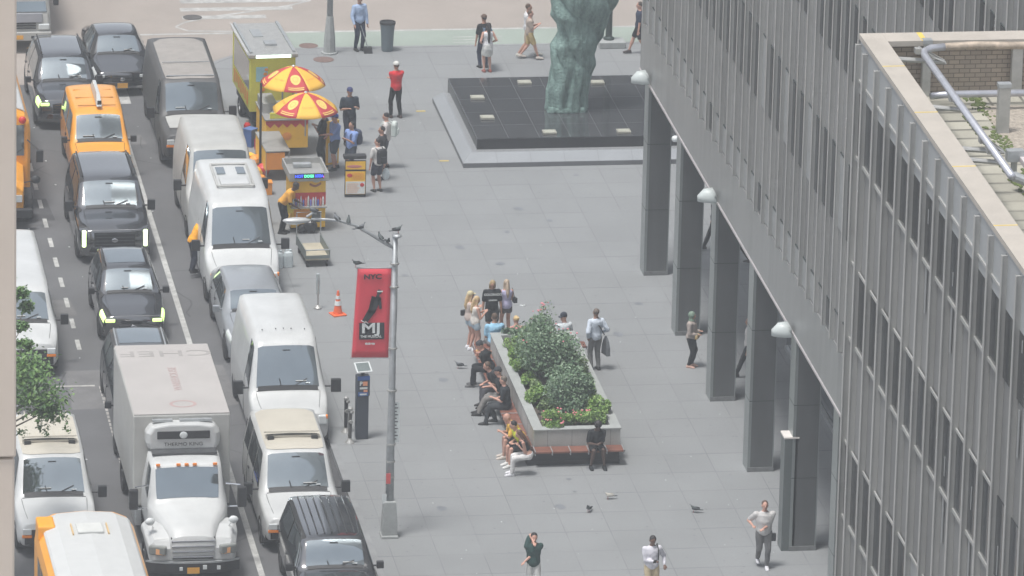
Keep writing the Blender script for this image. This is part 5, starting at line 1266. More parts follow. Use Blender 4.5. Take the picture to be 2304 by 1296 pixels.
shrub('flower_bed', 'low mound of pink flowers at the front rim of planter', 1272, 962, (.66, .5, .42), 3400, .03, lg, 11, flowers=34, cat='flowers')
shrub('hedge', 'narrow dark hedge along the far end of the planter', 1170, 760, (.55, .18, .30), 1300, .035, dg, 12)
shrub('green_shrub', 'thin yellow green shrub along the right rim of planter', 1312, 850, (.16, 1.3, .26), 1100, .032, lg, 13)
shrub('tall_rose', 'thin tall rose stems with pink tips at the top of the planter', 1220, 790, (.38, .25, 1.25), 600, .03, tg, 14, flowers=12, lump=6)
for i_, (px_, py_, R_3, n_, k_) in enumerate([(1160, 812, (.22, .5, .3), 900, 0), (1215, 890, (.3, .5, .36), 1300, 1), (1322, 905, (.26, .6, .42), 1500, 0), (1238, 935, (.4, .35, .34), 1400, 1), (1300, 850, (.22, .8, .5), 1500, 1), (1200, 800, (.35, .8, .7), 2000, 1), (1335, 955, (.3, .3, .4), 1100, 0)]):
    shrub('filler_shrub', ['small light shrub at the left rim near the seated man with dark cap', 'olive leafed shrub left below the glossy bush', 'light shrub at the right rim beside the glossy bush', 'olive shrub between the pink flowers and the glossy bush', 'olive shrub along the right side between both large bushes', 'olive shrub leaning over the left side of rose bush', 'light shrub right behind the head of the man on the front bench'][i_], px_, py_, R_3, n_, .036, [lg, mg][k_], 60+i_, lump=8)
q = at(1301, 776, rimZ+.03); t = thing('coffee_cup', 'white paper coffee cup on the right rim of the planter', 'cup', q)
MB().lathe([(.03, 0), (.042, .11), (.01, .11)]).build('cup', wp, t); MB().lathe([(.045, .11), (.045, .125), (.01, .13)]).build('lid', lampw, t)
# street tree at the left
TR = at(60, 930, 4.6); TB = V3((TR.x-1.9, TR.y+.3, -.15))
tr = thing('street_tree', 'leafy green street tree reaching over white vans at the left edge', 'tree', TB)
limbs = [(at(*p_, z_)-TB, s_) for p_, z_, s_ in [((70, 900), 4.4, .75), ((110, 905), 4.3, .55), ((62, 860), 4.8, .6), ((90, 880), 4.4, .6), ((40, 825), 5.2, .5), ((55, 845), 4.7, .5), ((60, 690), 5.8, .16), ((50, 735), 5.6, .16), ((56, 775), 5.3, .2), ((20, 860), 5.2, .9), ((-60, 820), 5.8, 1.2), ((-90, 700), 7.0, 1.3), ((0, 900), 4.4, .7), ((-120, 880), 5.5, 1.1), ((105, 925), 4.0, .32), ((70, 825), 4.9, .5), ((46, 660), 6.2, .2)]]
g = MB().tube([(0, 0, 0), (.05, 0, 1.5), (.15, 0, 3.0), (.5, .1, 4.2)], [.17, .14, .12, .08], 8).build('trunk', M('bark', (.12, .10, .08), .9, var=.3), tr)
g = MB()
for c_, s_ in limbs: g.tube([(.15, 0, 2.9), (c_.x*.5, c_.y*.5, (2.9+c_.z)/2+.3), tuple(c_)], [.05, .03, .008], 5)
g.build('limbs', MATS['bark'], tr)
def tf(r):
    c_, s_ = r.choice(limbs); v = V3((r.gauss(0, .45), r.gauss(0, .45), r.gauss(0, .32)))*s_; return c_+v
leaves(tf, 5200, .065, 21).build('crown', tg, tr)
for i, (pxs, n) in enumerate([([(88, 958), (96, 962), (104, 975)], 60), ([(118, 940), (122, 948)], 40), ([(145, 940), (150, 955), (153, 965)], 50), ([(45, 972), (56, 975)], 30)]):
    cs = [at(x, y, 3.6)-TB for x, y in pxs]
    leaves(lambda r: r.choice(cs)+V3((r.gauss(0, .05), r.gauss(0, .05), r.gauss(0, .05))), n, .05, 40+i).build('twig_leaves', tg, tr)
# ================================================================ pigeons
def pigeon(px, py, label, rot, pos=None, m='g', fly=False):
    q = pos or at(px, py); t = thing('pigeon', label, 'pigeon', q, rot, 'pigeons'); t.scale = (.86, .86, .86)
    gm = {'g': M('pigeon_grey', (.12, .13, .14), .7, var=.3, scale=20), 'w': M('pigeon_pale', (.50, .48, .43), .7, var=.2), 'd': M('pigeon_dark', (.06, .075, .075), .6, var=.3)}[m]
    rs = []
    for y, z, rx, rz_ in [(-.17, .10, .012, .008), (-.10, .105, .03, .022), (-.03, .12, .052, .05), (.04, .14, .055, .058), (.09, .17, .042, .048), (.115, .205, .027, .03), (.125, .235, .025, .027), (.135, .255, .012, .012)]:
        rs.append([(rx*math.cos(a*math.pi/5), y+ (0 if y < .08 else .4*rz_*math.sin(a*math.pi/5)), z+rz_*math.sin(a*math.pi/5)) for a in range(10)])
    b_ = MB().rings(rs).build('body', gm, t, smooth=True)
    MB().tube([(0, .145, .242), (0, .175, .232)], [.007, .002], 5).build('beak', plast, t)
    MB().box((0, -.20, .095), (.06, .10, .012)).build('tail', M('pigeon_dark2', (.05, .055, .06), .7), t)
    for sx in (-1, 1):
        if not fly: MB().ell((sx*.05, -.03, .13), (.012, .12, .042)).build('wing', MATS['pigeon_dark2'] if m != 'w' else gm, t, smooth=True)
        MB().tube([(sx*.02, .03, .09), (sx*.022, .03, .005), (sx*.024, .06, .002)], .006, 4).build('leg', M('pigeon_leg', (.4, .15, .13), .7), t)
for px, py, lb_, r, m in [(1033, 829, 'grey pigeon walking left of the seated people', R_(80), 'g'), (1325, 1152, 'dark pigeon on paving left of the pale pigeon', R_(150), 'd'), (1370, 1123, 'pale pigeon pecking on the plaza', R_(95), 'w'), (1563, 1153, 'dark pigeon standing near the last arcade column', R_(75), 'd')]: pigeon(px, py, lb_, r, None, m)
for i, (px, py, lb_, r) in enumerate([(758, 500, 'first pigeon on the lamp arm right of the lamp head', 20), (784, 506, 'second pigeon along the lamp arm', -10), (811, 520, 'third pigeon in the middle of the lamp arm', -70), (856, 543, 'plump pigeon near the pole end of the arm', 15), (872, 551, 'last pigeon on the arm next to the pole', 190), (705, 482, 'pigeon leaning over the lamp head joint', 60)]):
    pigeon(0, 0, lb_, R_(r), b0+ly(px, py)+V3((0, 0, -.005)), 'gdgddg'[i])
pigeon(0, 0, 'pigeon sitting on the very top of the street lamp pole', R_(-80), b0+V3((top.x+.05, 0, HL+.085)), 'd')
pigeon(0, 0, 'pigeon perched on the left end of the banner rod', R_(110), b0+bt0+V3((-.03, 0, .03)), 'd')
t = thing('litter', 'small white scrap of paper lying on the paving near the lavender top woman', 'litter', at(1175, 688)); MB().box((0, 0, .01), (.14, .05, .012), rz=-.5).box((.05, -.03, .02), (.05, .04, .02), rz=.4).build('paper_scrap', wp, t)
rn = random.Random(5); g = MB()
for i in range(70):
    x = rn.uniform(-14.5, -6.8); y = rn.uniform(-22, 20); s_ = rn.uniform(.012, .035); g.box((x, y, -.138), (s_*2, s_, .012), rz=rn.uniform(0, 3))
for i in range(60):
    x = rn.uniform(-5, 4); y = rn.uniform(-24, 20); s_ = rn.uniform(.008, .018); g.box((x, y, .008), (s_*2, s_, .008), rz=rn.uniform(0, 3))
tag(g.build('street_litter', wp), 'tiny pale scraps of litter scattered over the road and plaza', None, kind='stuff')
# ================================================================ people
def ik(a, c, l1, l2, pole):
    a = V3(a); c = V3(c); d = c-a; L = min(d.length, (l1+l2)*.999); d = d.normalized(); c = a+d*L
    x = (l1*l1-l2*l2+L*L)/(2*L); h = math.sqrt(max(l1*l1-x*x, 0)); p = V3(pole)-d*V3(pole).dot(d); p = p.normalized()
    return a+d*x+p*h, c
def clothm(rgb, rough=.85): 
    return M('cloth_%02d_%02d_%02d' % tuple(int(c*99) for c in rgb), rgb, rough, var=.15, scale=9, spec=.2)
def skinm(k): 
    c = {'l': (.52, .29, .22), 'm': (.40, .22, .155), 't': (.27, .14, .09), 'd': (.075, .042, .03), 'b': (.15, .08, .055)}[k]; return M('skin_'+k, c, .55, var=.08, scale=12)
def person(lb, pos, face, h=1.75, sit=False, lean=0, side=0, feet=None, hands=None, head=(0, 0), skin='l', hair=((.05, .035, .025), 'short'), top=((.1, .1, .1), 'short'), bottom=((.05, .05, .06), 'long'), shoes=(.03, .03, .03), hat=None, fat=1.0, hip=None, group=None, female=False, seat=.44, knee_out=.0, shades=False, footyaw=(0, 0)):
    t = thing('person', lb, 'person', (pos[0], pos[1], pos[2] if len(pos) > 2 else 0), R_(face), group)
    s = h/1.75; Sv = lambda v: V3(v)*s
    hz_ = (seat/s+.10) if sit else (.93 if hip is None else hip)
    Hc = V3((0, 0, hz_)); u = V3((math.sin(R_(side)), math.sin(R_(lean)), math.cos(R_(lean))*math.cos(R_(side)))).normalized()
    fw = (V3((0, 1, 0))-u*u.y).normalized(); rt = fw.cross(u).normalized()
    wS = .165 if female else .185; wW = .12 if female else .145; wH = .165 if female else .155
    f1 = fat
    def tr_(k=0.0, lo=-.08, hi=.56):
        L = [(-.08, .11, .09), (-.03, wH*.95, .115), (.05, wH, .12), (.16, wW*1.02, .10), (.26, wW*1.08, .105), (.36, wS*.93, .118), (.43, wS*.95, .105), (.475, wS*.70, .08), (.51, .075, .062), (.56, .052, .055)]
        out = []
        for z_, a_, b_ in L:
            if z_ < lo-.001 or z_ > hi+.001: continue
            q = f1 if z_ < .45 else 1; bl = 1.0+(.25*(f1-1) if .05 < z_ < .3 else 0)
            a2 = a_*q+k; b2 = b_*q*bl+k; c_ = Hc+u*z_+fw*(.02*(f1-1)*8 if .05 < z_ < .3 else 0)
            out.append([Sv(c_+rt*math.cos(j*math.pi/8)*a2+fw*math.sin(j*math.pi/8)*b2) for j in range(16)])
        return out
    hl, hr = (feet or ([(-.11, .46, .0), (.12, .42, .0)] if sit else [(-.10, .02, 0), (.10, -.02, 0)]))
    if isinstance(hands, str):
        hands = {'lap': [(-.10, .30, hz_+.10), (.10, .30, hz_+.10)], 'phone': [(-.06, .28, hz_+.28), (.08, .26, hz_+.26)], 'down': None, 'eat': [(-.04, .24, hz_+.42), (.08, .30, hz_+.25)], 'knees': [(-.14, .38, hz_+.06), (.13, .38, hz_+.06)]}[hands]
    sh_l = Hc+u*.43-rt*wS*f1*.98; sh_r = Hc+u*.43+rt*wS*f1*.98
    if hands is None: hands = [tuple(sh_l+V3((-.07, .05, -.54))), tuple(sh_r+V3((.07, .05, -.54)))]
    arms = []
    for S_, T_2, sx in ((sh_l, hands[0], -1), (sh_r, hands[1], 1)):
        e, w_ = ik(S_, T_2, .29, .255, -fw*.8+rt*sx*.55-u*.5); arms.append((S_, e, w_, sx))
    legs = []
    for f_, sx in ((hl, -1), (hr, 1)):
        hp = Hc-u*.02+rt*sx*.085*f1; an = V3((f_[0], f_[1], f_[2]+.085))
        if len(f_) > 3: an.z = f_[2]+.085
        k_, an = ik(hp, an, .43, .42, V3((sx*(.06+knee_out), 1, .15))); legs.append((hp, k_, an, sx))
    # head
    hp_, hy_ = R_(head[0]), R_(head[1]); HR = Matrix.Rotation(hy_, 3, 'Z') @ Matrix.Rotation(-hp_, 3, 'X')
    hb = Hc+u*.54; hc_ = hb+(u*.6+V3((0, math.sin(hp_)*.45, .75))).normalized()*.115+HR @ V3((0, .015, 0))
    E = lambda v: Sv(hc_+HR @ V3(v))
    HRs = HR
    # ---- body: one remeshed surface
    m = MB(); m.rings(tr_())
    m.tube([Sv(hb-u*.06), Sv(hb+(hc_-hb)*.6)], [.062*s, .055*s], 10)
    m.ell(E((0, 0, .015)), tuple(k*s for k in (.077, .096, .105)), HRs, 16, 12); m.ell(E((0, .035, -.055)), tuple(k*s for k in (.052, .058, .058)), HRs, 12, 8)
    m.ell(E((0, .10, -.012)), tuple(k*s for k in (.014, .022, .026)), HRs, 8, 6)
    for sx in (-1, 1): m.ell(E((sx*.078, -.01, -.005)), tuple(k*s for k in (.012, .02, .032)), HRs, 8, 6)
    for S_, e, w_, sx in arms:
        m.cap(Sv(S_), Sv(e), .052*s*f1, .040*s, 10); m.cap(Sv(e), Sv(w_), .042*s, .027*s, 10)
        dd = (w_-e).normalized(); ax = dd.cross(V3((0, 0, 1))); ax = ax.normalized() if ax.length > .1 else V3((1, 0, 0)); 
        dn = ax.cross(dd)
        if dd.z < -.8: ax = fw; dn = rt*-sx
        m.cap(Sv(w_), Sv(w_+dd*.065), .026*s, .034*s, 10, flat=.62)
        p0 = w_+dd*.075
        for k in range(4):
            o_ = ax*(-.030+.020*k); l_ = (.036, .042, .040, .032)[k]
            q1 = p0+o_+dd*l_; q2 = q1+(dd*.55-dn*.8*(1 if dd.z > -.8 else .5))*l_*.8
            m.tube([Sv(p0+o_*.9-dd*.02), Sv(q1), Sv(q2)], [.0105*s, .0100*s, .0085*s], 6)
        th = w_+dd*.03+ax*(-.03*1); m.tube([Sv(th), Sv(th+dd*.03-ax*.022), Sv(th+dd*.058-ax*.024-dn*.01)], [.013*s, .0115*s, .0095*s], 6)
    for hp, k_, an, sx in legs:
        m.cap(Sv(hp), Sv(k_), .085*s*f1, .056*s, 12); mid = k_.lerp(an, .35); m.tube([Sv(k_), Sv(mid+(k_-an).cross(rt).normalized()*-.0), Sv(k_.lerp(an, .75)), Sv(an)], [.055*s, .058*s, .038*s, .034*s], 12)
        fy_ = R_(footyaw[0 if sx < 0 else 1]); fd = V3((-math.sin(fy_), math.cos(fy_), 0))
        m.cap(Sv(an+V3((0, 0, -.045))-fd*.03), Sv(an+fd*.13+V3((0, 0, -.055))), .030*s, .024*s, 10)
    body = m.build('body', skinm(skin), t, smooth=True, mods=[('remesh', .0125*s), ('smooth', 2)])
    fm_ = M('face_dark', (.06, .03, .025), .6)
    for sx in (-1, 1): MB().ell(E((sx*.031, .088, .015)), tuple(k*s for k in (.012, .008, .008)), HRs, 6, 4).build('eye', fm_, body)
    MB().ell(E((0, .092, -.052)), tuple(k*s for k in (.022, .006, .005)), HRs, 6, 4).build('mouth', fm_, body)
    if shades: MB().ell(E((-.033, .094, .014)), tuple(k*s for k in (.028, .01, .02)), HRs, 8, 5).ell(E((.033, .094, .014)), tuple(k*s for k in (.028, .01, .02)), HRs, 8, 5).build('sunglasses', plast, t)
    # ---- hair
    hc2, hst = hair
    if hst != 'bald':
        hm = M('hair_%02d_%02d_%02d' % tuple(int(c*99) for c in hc2), hc2, .6, var=.35, scale=30)
        g = MB().ell(E((0, -.018, .040)), tuple(k*s for k in (.083, .094, .092)), HRs, 14, 10)
        if hst in ('long', 'verylong', 'bob', 'curly'):
            ln = {'long': .30, 'verylong': .46, 'bob': .14, 'curly': .10}[hst]; wd_ = .075 if hst != 'curly' else .10
            q0 = hc_+HR @ V3((0, -.055, .02)); q1 = hc_-fw*.085-u*.10; q2 = hc_-fw*.12-u*(.10+ln*.6); q3 = hc_-fw*.115-u*(.10+ln)
            g.tube([Sv(q0), Sv(q1), Sv(q2), Sv(q3)], [wd_*s, (wd_+.012)*s, (wd_+.008)*s, wd_*.55*s], 12, flat=.62)
            for sx in (-1, 1): g.cap(E((sx*.068, -.005, .03)), Sv(hc_+rt*sx*.08-u*(.06+ln*.35)-fw*.03), .026*s, .02*s, 8)
        if hst == 'bun': g.ell(E((0, -.11, .05)), (.04*s, .04*s, .04*s))
        if hst == 'afro': g.ell(E((0, -.02, .045)), tuple(k*s for k in (.105, .115, .105)), HRs)
        if hst == 'scarf': g = MB().ell(E((0, -.02, .025)), tuple(k*s for k in (.098, .11, .118)), HRs, 14, 10).cap(E((0, -.03, -.08)), Sv(hb-u*.02), .08*s, .10*s)
        g.build('hair' if hst != 'scarf' else 'headscarf', hm, t, smooth=True, mods=[('remesh', .013), ('disp', .016, 'curls', .035)])
    if hat:
        hcm = clothm(hat[0]); g = MB()
        rs = []
        for z_, r_ in ((.035, 1.0), (.065, 1.0), (.10, .86), (.125, .55), (.135, .12)): rs.append([E((.088*r_*math.cos(a*math.pi/8), -.008+.102*r_*math.sin(a*math.pi/8), z_+.01)) for a in range(16)])
        g.rings(rs); back = -1 if hat[1] == 'back' else 1
        if hat[1] != 'beanie': g.rings([[E((x, back*(.09+y), z_)) for x, y in [(-.07, 0), (-.055, .05), (0, .075), (.055, .05), (.07, 0)]] for z_ in (.045, .055)])
        g.build('cap', hcm, t, smooth=False)
    # ---- clothing
    tc_, ts = top; cm = clothm(tc_)
    mt = MB(); mt.rings(tr_(.020, -.08 if ts != 'crop' else .16, .475 if ts in ('tank', 'crop') else .51))
    if ts not in ('tank', 'crop'):
        fr_ = {'short': .78, 'long': 1, 'half': 1.0}[ts]
        for S_, e, w_, sx in arms:
            S2 = S_+u*.0; ee = S_.lerp(e, fr_)
            mt.cap(Sv(S2-rt*sx*.012), Sv(ee), (.052*f1+.024)*s, .064*s, 12)
            if ts == 'long': mt.cap(Sv(e), Sv(e.lerp(w_, .93)), .055*s, .040*s, 12)
    mt.build('shirt', cm, t, smooth=True, mods=[('remesh', .017), ('smooth', 2), ('disp', .030, 'folds', .11)])
    bc_, bs = bottom; cm = clothm(bc_); mb = MB()
    r0 = tr_(.014, -.08, .08); mb.rings(r0)
    if bs in ('long', 'shorts', 'hot'):
        for hp, k_, an, sx in legs:
            lim = {'long': 9, 'shorts': .92, 'hot': .45}[bs]
            if bs == 'long': mb.cap(Sv(hp), Sv(k_), .100*s*f1, .076*s, 12); mb.cap(Sv(k_), Sv(k_.lerp(an, .96)), .074*s, .056*s, 12)
            else: e_ = hp.lerp(k_, lim); mb.tube([Sv(hp+u*.05), Sv(hp.lerp(k_, lim*.5)), Sv(e_)], [.095*s*f1, .102*s*f1, .098*s*(.9 if bs == 'shorts' else 1.05)], 12)
    else:
        ln = .42 if bs == 'skirt' else .85; a_ = Hc+u*.06; kn = (legs[0][1]+legs[1][1])/2; b_ = Hc.lerp(kn, ln/.42*.75)
        mb.tube([Sv(a_), Sv(Hc-V3((0, 0, .08))), Sv(b_)], [.16*s, .185*s, .20*s], 16)
    mb.build({'long': 'trousers', 'shorts': 'shorts', 'hot': 'shorts'}.get(bs, 'skirt'), cm, t, smooth=True, mods=[('remesh', .017), ('smooth', 2), ('disp', .026, 'folds', .11)])
    # ---- shoes
    for hp, k_, an, sx in legs:
        fy_ = R_(footyaw[0 if sx < 0 else 1]); fd = V3((-math.sin(fy_), math.cos(fy_), 0)); sd2 = V3((math.cos(fy_), math.sin(fy_), 0)); rs = []
        for y_, w_, z_ in [(-.075, .028, .05), (-.05, .040, .095), (.02, .042, .105), (.09, .048, .065), (.16, .045, .045), (.195, .024, .03)]:
            c0 = V3((an.x, an.y, an.z-.085))+fd*y_
            rs.append([Sv(c0+sd2*w_*x+V3((0, 0, zz))) for x, zz in [(1, .0), (1.05, z_*.4), (.75, z_*.9), (0, z_), (-.75, z_*.9), (-1.05, z_*.4), (-1, 0)]])
        MB().rings(rs).build('shoe', clothm(shoes, .6), t, smooth=True)
    t['_j'] = 0
    del t['_j']
    info = dict(t=t, s=s, sh=(sh_l, sh_r), w=[a[2] for a in arms], Hc=Hc, u=u, fw=fw, rt=rt, hd=hc_)
    return info
def wpos(I, v): return Matrix.Translation(I['t'].location) @ Matrix.Rotation(I['t'].rotation_euler.z, 4, 'Z') @ (V3(v)*I['s'])
def held(I, name, lb, cat, v, mb, mat, **k):
    o = mb.build(name, mat, **k); o.location = wpos(I, v); o.rotation_euler = (0, 0, I['t'].rotation_euler.z); tag(o, lb, cat); return o
def backpack(I, lb, mat, sz=(.30, .17, .44), z=.26, name='backpack'):
    p = I['Hc']+I['u']*z-I['fw']*(.15+sz[1]/2)
    t = thing(name, lb, 'backpack', wpos(I, p), I['t'].rotation_euler.z)
    MB().rings([[(x*sz[0]/2*k, y*sz[1]/2*k, zz*sz[2]/2) for x, y in [(1, .6), (.7, 1), (-.7, 1), (-1, .6), (-1, -.6), (-.6, -1), (.6, -1), (1, -.6)]] for zz, k in ((-1, .8), (-.9, 1), (.6, 1), (.9, .8), (1, .5))]).build('pack', mat, t, smooth=False, bevel=.02)
    MB().box((0, -sz[1]/2-.02, -.08), (sz[0]*.65, .05, sz[2]*.4)).build('pocket', mat, t, bevel=.02)
    g = MB()
    for sx in (-1, 1): g.tube([(sx*.09, sz[1]/2, .17), (sx*.11, sz[1]/2+.10, .22), (sx*.11, sz[1]/2+.30, .14), (sx*.12, sz[1]/2+.30, -.05), (sx*.11, sz[1]/2+.08, -.16)], .018, 6, flat=.6)
    g.build('strap', mat, t); return t
def phone(I, side, lb):
    w_ = I['w'][side]; d = .07; held(I, 'phone', lb, 'phone', w_+V3((.0, .10, .03)), MB().box((0, 0, 0), (.075, .012, .15), rx=-.7), plast)
blk = (.018, .02, .022); nav = (.03, .04, .07); wht = (.66, .66, .68); gry = (.22, .22, .22); lblue = (.36, .46, .64); jean = (.36, .44, .50)
blond = (.50, .36, .20); brown = (.09, .055, .035); dark = (.015, .012, .012); greyh = (.25, .22, .19)
G2 = lambda px, py: at(px, py)
bk_ = M('nylon_black', (.02, .022, .025), .6, var=.2); 
# -- top of the plaza
I = person('man in pale blue shirt and dark trousers holding a dustpan at far kerb', G2(807, 113), 200, 1.80, hair=(dark, 'short'), skin='m', top=(lblue, 'long'), bottom=(nav, 'long'), hands=[(-.22, .12, .82), (.26, .20, .88)], head=(20, -30))
t = thing('dustpan', 'black long handled dustpan held by the man in pale blue shirt', 'dustpan', at(828, 119)); MB().rings([[(-.13, -.1, 0), (.13, -.1, 0), (.13, .12, 0), (-.13, .12, 0)], [(-.12, -.04, .16), (.12, -.04, .16), (.12, .12, .18), (-.12, .12, .18)]]).build('pan', plast, t); MB().tube([(0, .05, .15), (-.22, .1, .85)], .013).build('handle', galv, t)
I = person('dark haired person with black bag standing beyond the woman in white skirt', at(1087, 152), 20, 1.72, hair=(dark, 'short'), skin='m', top=(blk, 'short'), bottom=(nav, 'long'), hat=((.12, .08, .06), 'cap'))
backpack(I, 'dark blue backpack on the person beside the woman in white skirt', M('nylon_blue', (.06, .10, .15), .7), z=.2)
person('woman with very long black hair and short white skirt by the statue', at(1096, 162), 10, 1.60, female=True, hair=(dark, 'verylong'), skin='l', top=(wht, 'tank'), bottom=((.58, .58, .56), 'skirt'), hands=[(-.18, .14, 1.0), (.20, .12, 1.0)], shoes=(.3, .1, .08))
WALKA = [(-.09, .32, .02), (.09, -.30, .06)]; WALKB = [(-.09, -.28, .06), (.09, .30, .02)]
person('man in white shirt walking to the right on the far sidewalk', at(1186, 128), 272, 1.74, feet=WALKA, skin='m', hair=(brown, 'short'), top=((.60, .60, .60), 'short'), bottom=((.42, .34, .26), 'shorts'), shoes=(.5, .5, .45))
person('person in beige shirt and tan shorts walking just below the white shirted man', at(1190, 133), 268, 1.60, feet=WALKB, skin='l', hair=(brown, 'short'), top=((.40, .33, .28), 'short'), bottom=((.50, .38, .18), 'shorts'), shoes=(.5, .45, .4), hands='phone')
person('person in black walking past the tower corner, half hidden', at(1437, 122), 85, 1.72, feet=WALKB, skin='l', top=(nav, 'short'), bottom=(blk, 'shorts'), shoes=(.05, .04, .04))
person('man in red shirt and white cap standing with folded arms', G2(890, 265), 15, 1.78, hair=(brown, 'short'), skin='m', top=((.62, .03, .04), 'short'), bottom=(blk, 'long'), hat=((.6, .6, .57), 'cap'), hands=[(.08, .22, 1.18), (-.08, .24, 1.15)], feet=[(-.13, .05, 0), (.13, -.05, 0)], shoes=(.06, .04, .035))
# -- around the carts
person('police officer in dark uniform and blue cap behind the customers', G2(785, 326), 190, 1.80, hair=(dark, 'short'), skin='m', top=((.03, .04, .055), 'short'), bottom=((.03, .035, .05), 'long'), hat=((.06, .07, .16), 'cap'), hands=[(-.12, .24, 1.18), (.12, .20, 1.14)], fat=1.1)
person('dark dressed customer standing beside the yellow cart under the umbrella', G2(727, 372), 60, 1.70, hair=(dark, 'short'), skin='t', top=(blk, 'short'), bottom=((.05, .06, .065), 'long'), hands='phone', fat=1.1)
I = person('man in blue shirt and cap with bare legs reaching towards the cart', G2(753, 381), 110, 1.72, hair=(brown, 'short'), skin='l', top=((.22, .32, .60), 'short'), bottom=((.06, .075, .10), 'shorts'), hat=((.05, .09, .35), 'cap'), hands=[(-.14, .46, 1.16), (.16, .20, 1.0)], fat=1.12, feet=[(-.1, .06, 0), (.1, -.12, 0)])
I = person('man in blue shirt with round backpack behind the menu board', G2(790, 394), 125, 1.66, hair=(dark, 'short'), skin='m', top=((.22, .32, .60), 'short'), bottom=((.06, .075, .10), 'shorts'), hands='phone', fat=1.1)
backpack(I, 'dark blue rounded backpack on the man behind the menu board', M('nylon_navy', (.04, .05, .09), .7))
I = person('youth in white shirt with black backpack and dark shorts by the menu board', G2(849, 431), 25, 1.64, hair=(dark, 'short'), skin='l', top=((.60, .58, .56), 'short'), bottom=((.05, .055, .08), 'shorts'), shoes=(.05, .05, .05), head=(5, 40))
backpack(I, 'black backpack on the youth in white shirt', bk_)
g = MB().ell((0, 0, 0), (.13, .07, .18)); held(I, 'carrier_bag', 'thin white plastic bag beside the youth with black backpack', 'bag', (.33, .05, .50), g, jug, mods=[('disp', .05, 'crumple', .12)])
I = person('dark haired youth with dark shoulder bag between the two in white', G2(858, 405), 60, 1.66, hair=(dark, 'short'), skin='m', top=((.05, .05, .055), 'short'), bottom=((.05, .055, .08), 'shorts'), head=(0, 30))
I = person('youth in white shirt with pale backpack farthest of the three', G2(868, 378), 75, 1.72, hair=(dark, 'short'), skin='l', top=((.62, .58, .56), 'short'), bottom=((.1, .1, .12), 'shorts'), head=(10, 0))
backpack(I, 'pale grey backpack on the youth standing farthest in the group of three', M('nylon_pale', (.55, .60, .57), .7), z=.3)
person('street vendor in yellow shirt bending at the side of the hot dog stand', G2(634, 524), 250, 1.70, hair=(dark, 'short'), skin='d', lean=38, top=((.75, .38, .07), 'short'), bottom=(blk, 'long'), hands=[(-.08, .50, .95), (.12, .48, .85)], head=(35, 0))
g = MB().rings([[(x*.15*k, y*.09*k, z_) for x, y in [(1, 1), (-1, 1), (-1, -1), (1, -1)]] for z_, k in ((0, .8), (.1, 1), (.32, .9), (.40, .3))])
tag(g.build('yellow_bag', M('bag_bright_yellow', (.80, .62, .05), .5), loc=at(648, 520)+V3((0, 0, .55)), mods=[('disp', .04, 'crumple', .12)], bevel=.02), 'bright yellow plastic bag in the hands of the vendor', 'bag')
person('person in orange shirt leaning into the white van from the road side', G2(432, 612), 285, 1.70, hair=(dark, 'short'), skin='t', lean=30, top=((.80, .36, .03), 'short'), bottom=((.03, .035, .05), 'long'), hands=[(-.05, .50, 1.15), (.12, .48, 1.1)], head=(-10, 0))
# -- group behind the planter
I = person('blonde woman in white top and pale denim shorts looking at her phone', G2(1068, 793), 285, 1.63, female=True, hair=(blond, 'long'), skin='l', top=((.62, .58, .53), 'tank'), bottom=(jean, 'hot'), shoes=wht, hands='phone', head=(20, 0))
phone(I, 1, 'black phone in the hands of the blonde woman in white top')
I = person('woman in yellow cap and sunglasses standing behind the blonde in white top', G2(1055, 785), 290, 1.66, female=True, hair=(blond, 'long'), skin='l', top=((.5, .42, .38), 'tank'), bottom=(jean, 'hot'), shoes=wht, hat=((.55, .48, .30), 'cap'), hands='phone', shades=True)
held(I, 'shoulder_bag', 'small black shoulder bag of the woman in yellow cap', 'bag', (-.24, -.05, 1.02), MB().box((0, 0, 0), (.08, .2, .16)), bk_, bevel=.02)
I = person('blond person in long black printed shirt standing beyond the planter', G2(1105, 762), 180, 1.72, hair=((.34, .25, .13), 'curly'), skin='m', top=(blk, 'short'), bottom=(blk, 'shorts'), head=(35, 0), fat=1.05)
for s_, z_, sz_ in (('COLORADO', 1.30, .085), ('LONDON', 1.14, .05)): text('shirt_print', s_, sz_, wp, I['t'], (0, .165, z_), (R_(90), 0, math.pi), .003, 1, .003)
I = person('woman in lavender camisole and dark grey shorts with black shoulder bag', G2(1137, 757), 10, 1.66, female=True, hair=((.42, .33, .24), 'long'), skin='l', top=((.48, .46, .64), 'tank'), bottom=((.12, .11, .11), 'hot'), hands='phone')
held(I, 'shoulder_bag', 'black shoulder bag hanging beside the woman in lavender camisole', 'bag', (.25, -.02, 1.08), MB().box((0, 0, 0), (.10, .16, .13)).tube([(0, 0, .06), (-.08, .0, .36)], .008), bk_, bevel=.01)
person('man in light blue shirt sitting with his back to the camera behind planter', (at(1110, 766, .5).x, Y1+.22, 0), 5, 1.78, sit=True, hair=(brown, 'short'), skin='m', top=((.28, .50, .66), 'short'), bottom=(gry, 'long'), hands='lap', lean=8, fat=1.1)
person('blonde woman with bare shoulders sitting behind the planter hedge', (at(1162, 772, .5).x, Y1+.22, 0), 10, 1.62, sit=True, female=True, hair=((.58, .42, .20), 'bun'), skin='l', top=((.62, .40, .32), 'tank'), bottom=(wht, 'shorts'), lean=5, head=(10, 20))
person('man in white shirt and black cap turned back over the planter rim', (at(1270, 770, .5).x, Y1+.22, 0), 20, 1.74, sit=True, hair=(dark, 'short'), skin='l', top=((.62, .66, .68), 'short'), bottom=(nav, 'long'), hat=((.03, .035, .045), 'cap'), head=(10, 100), lean=4)
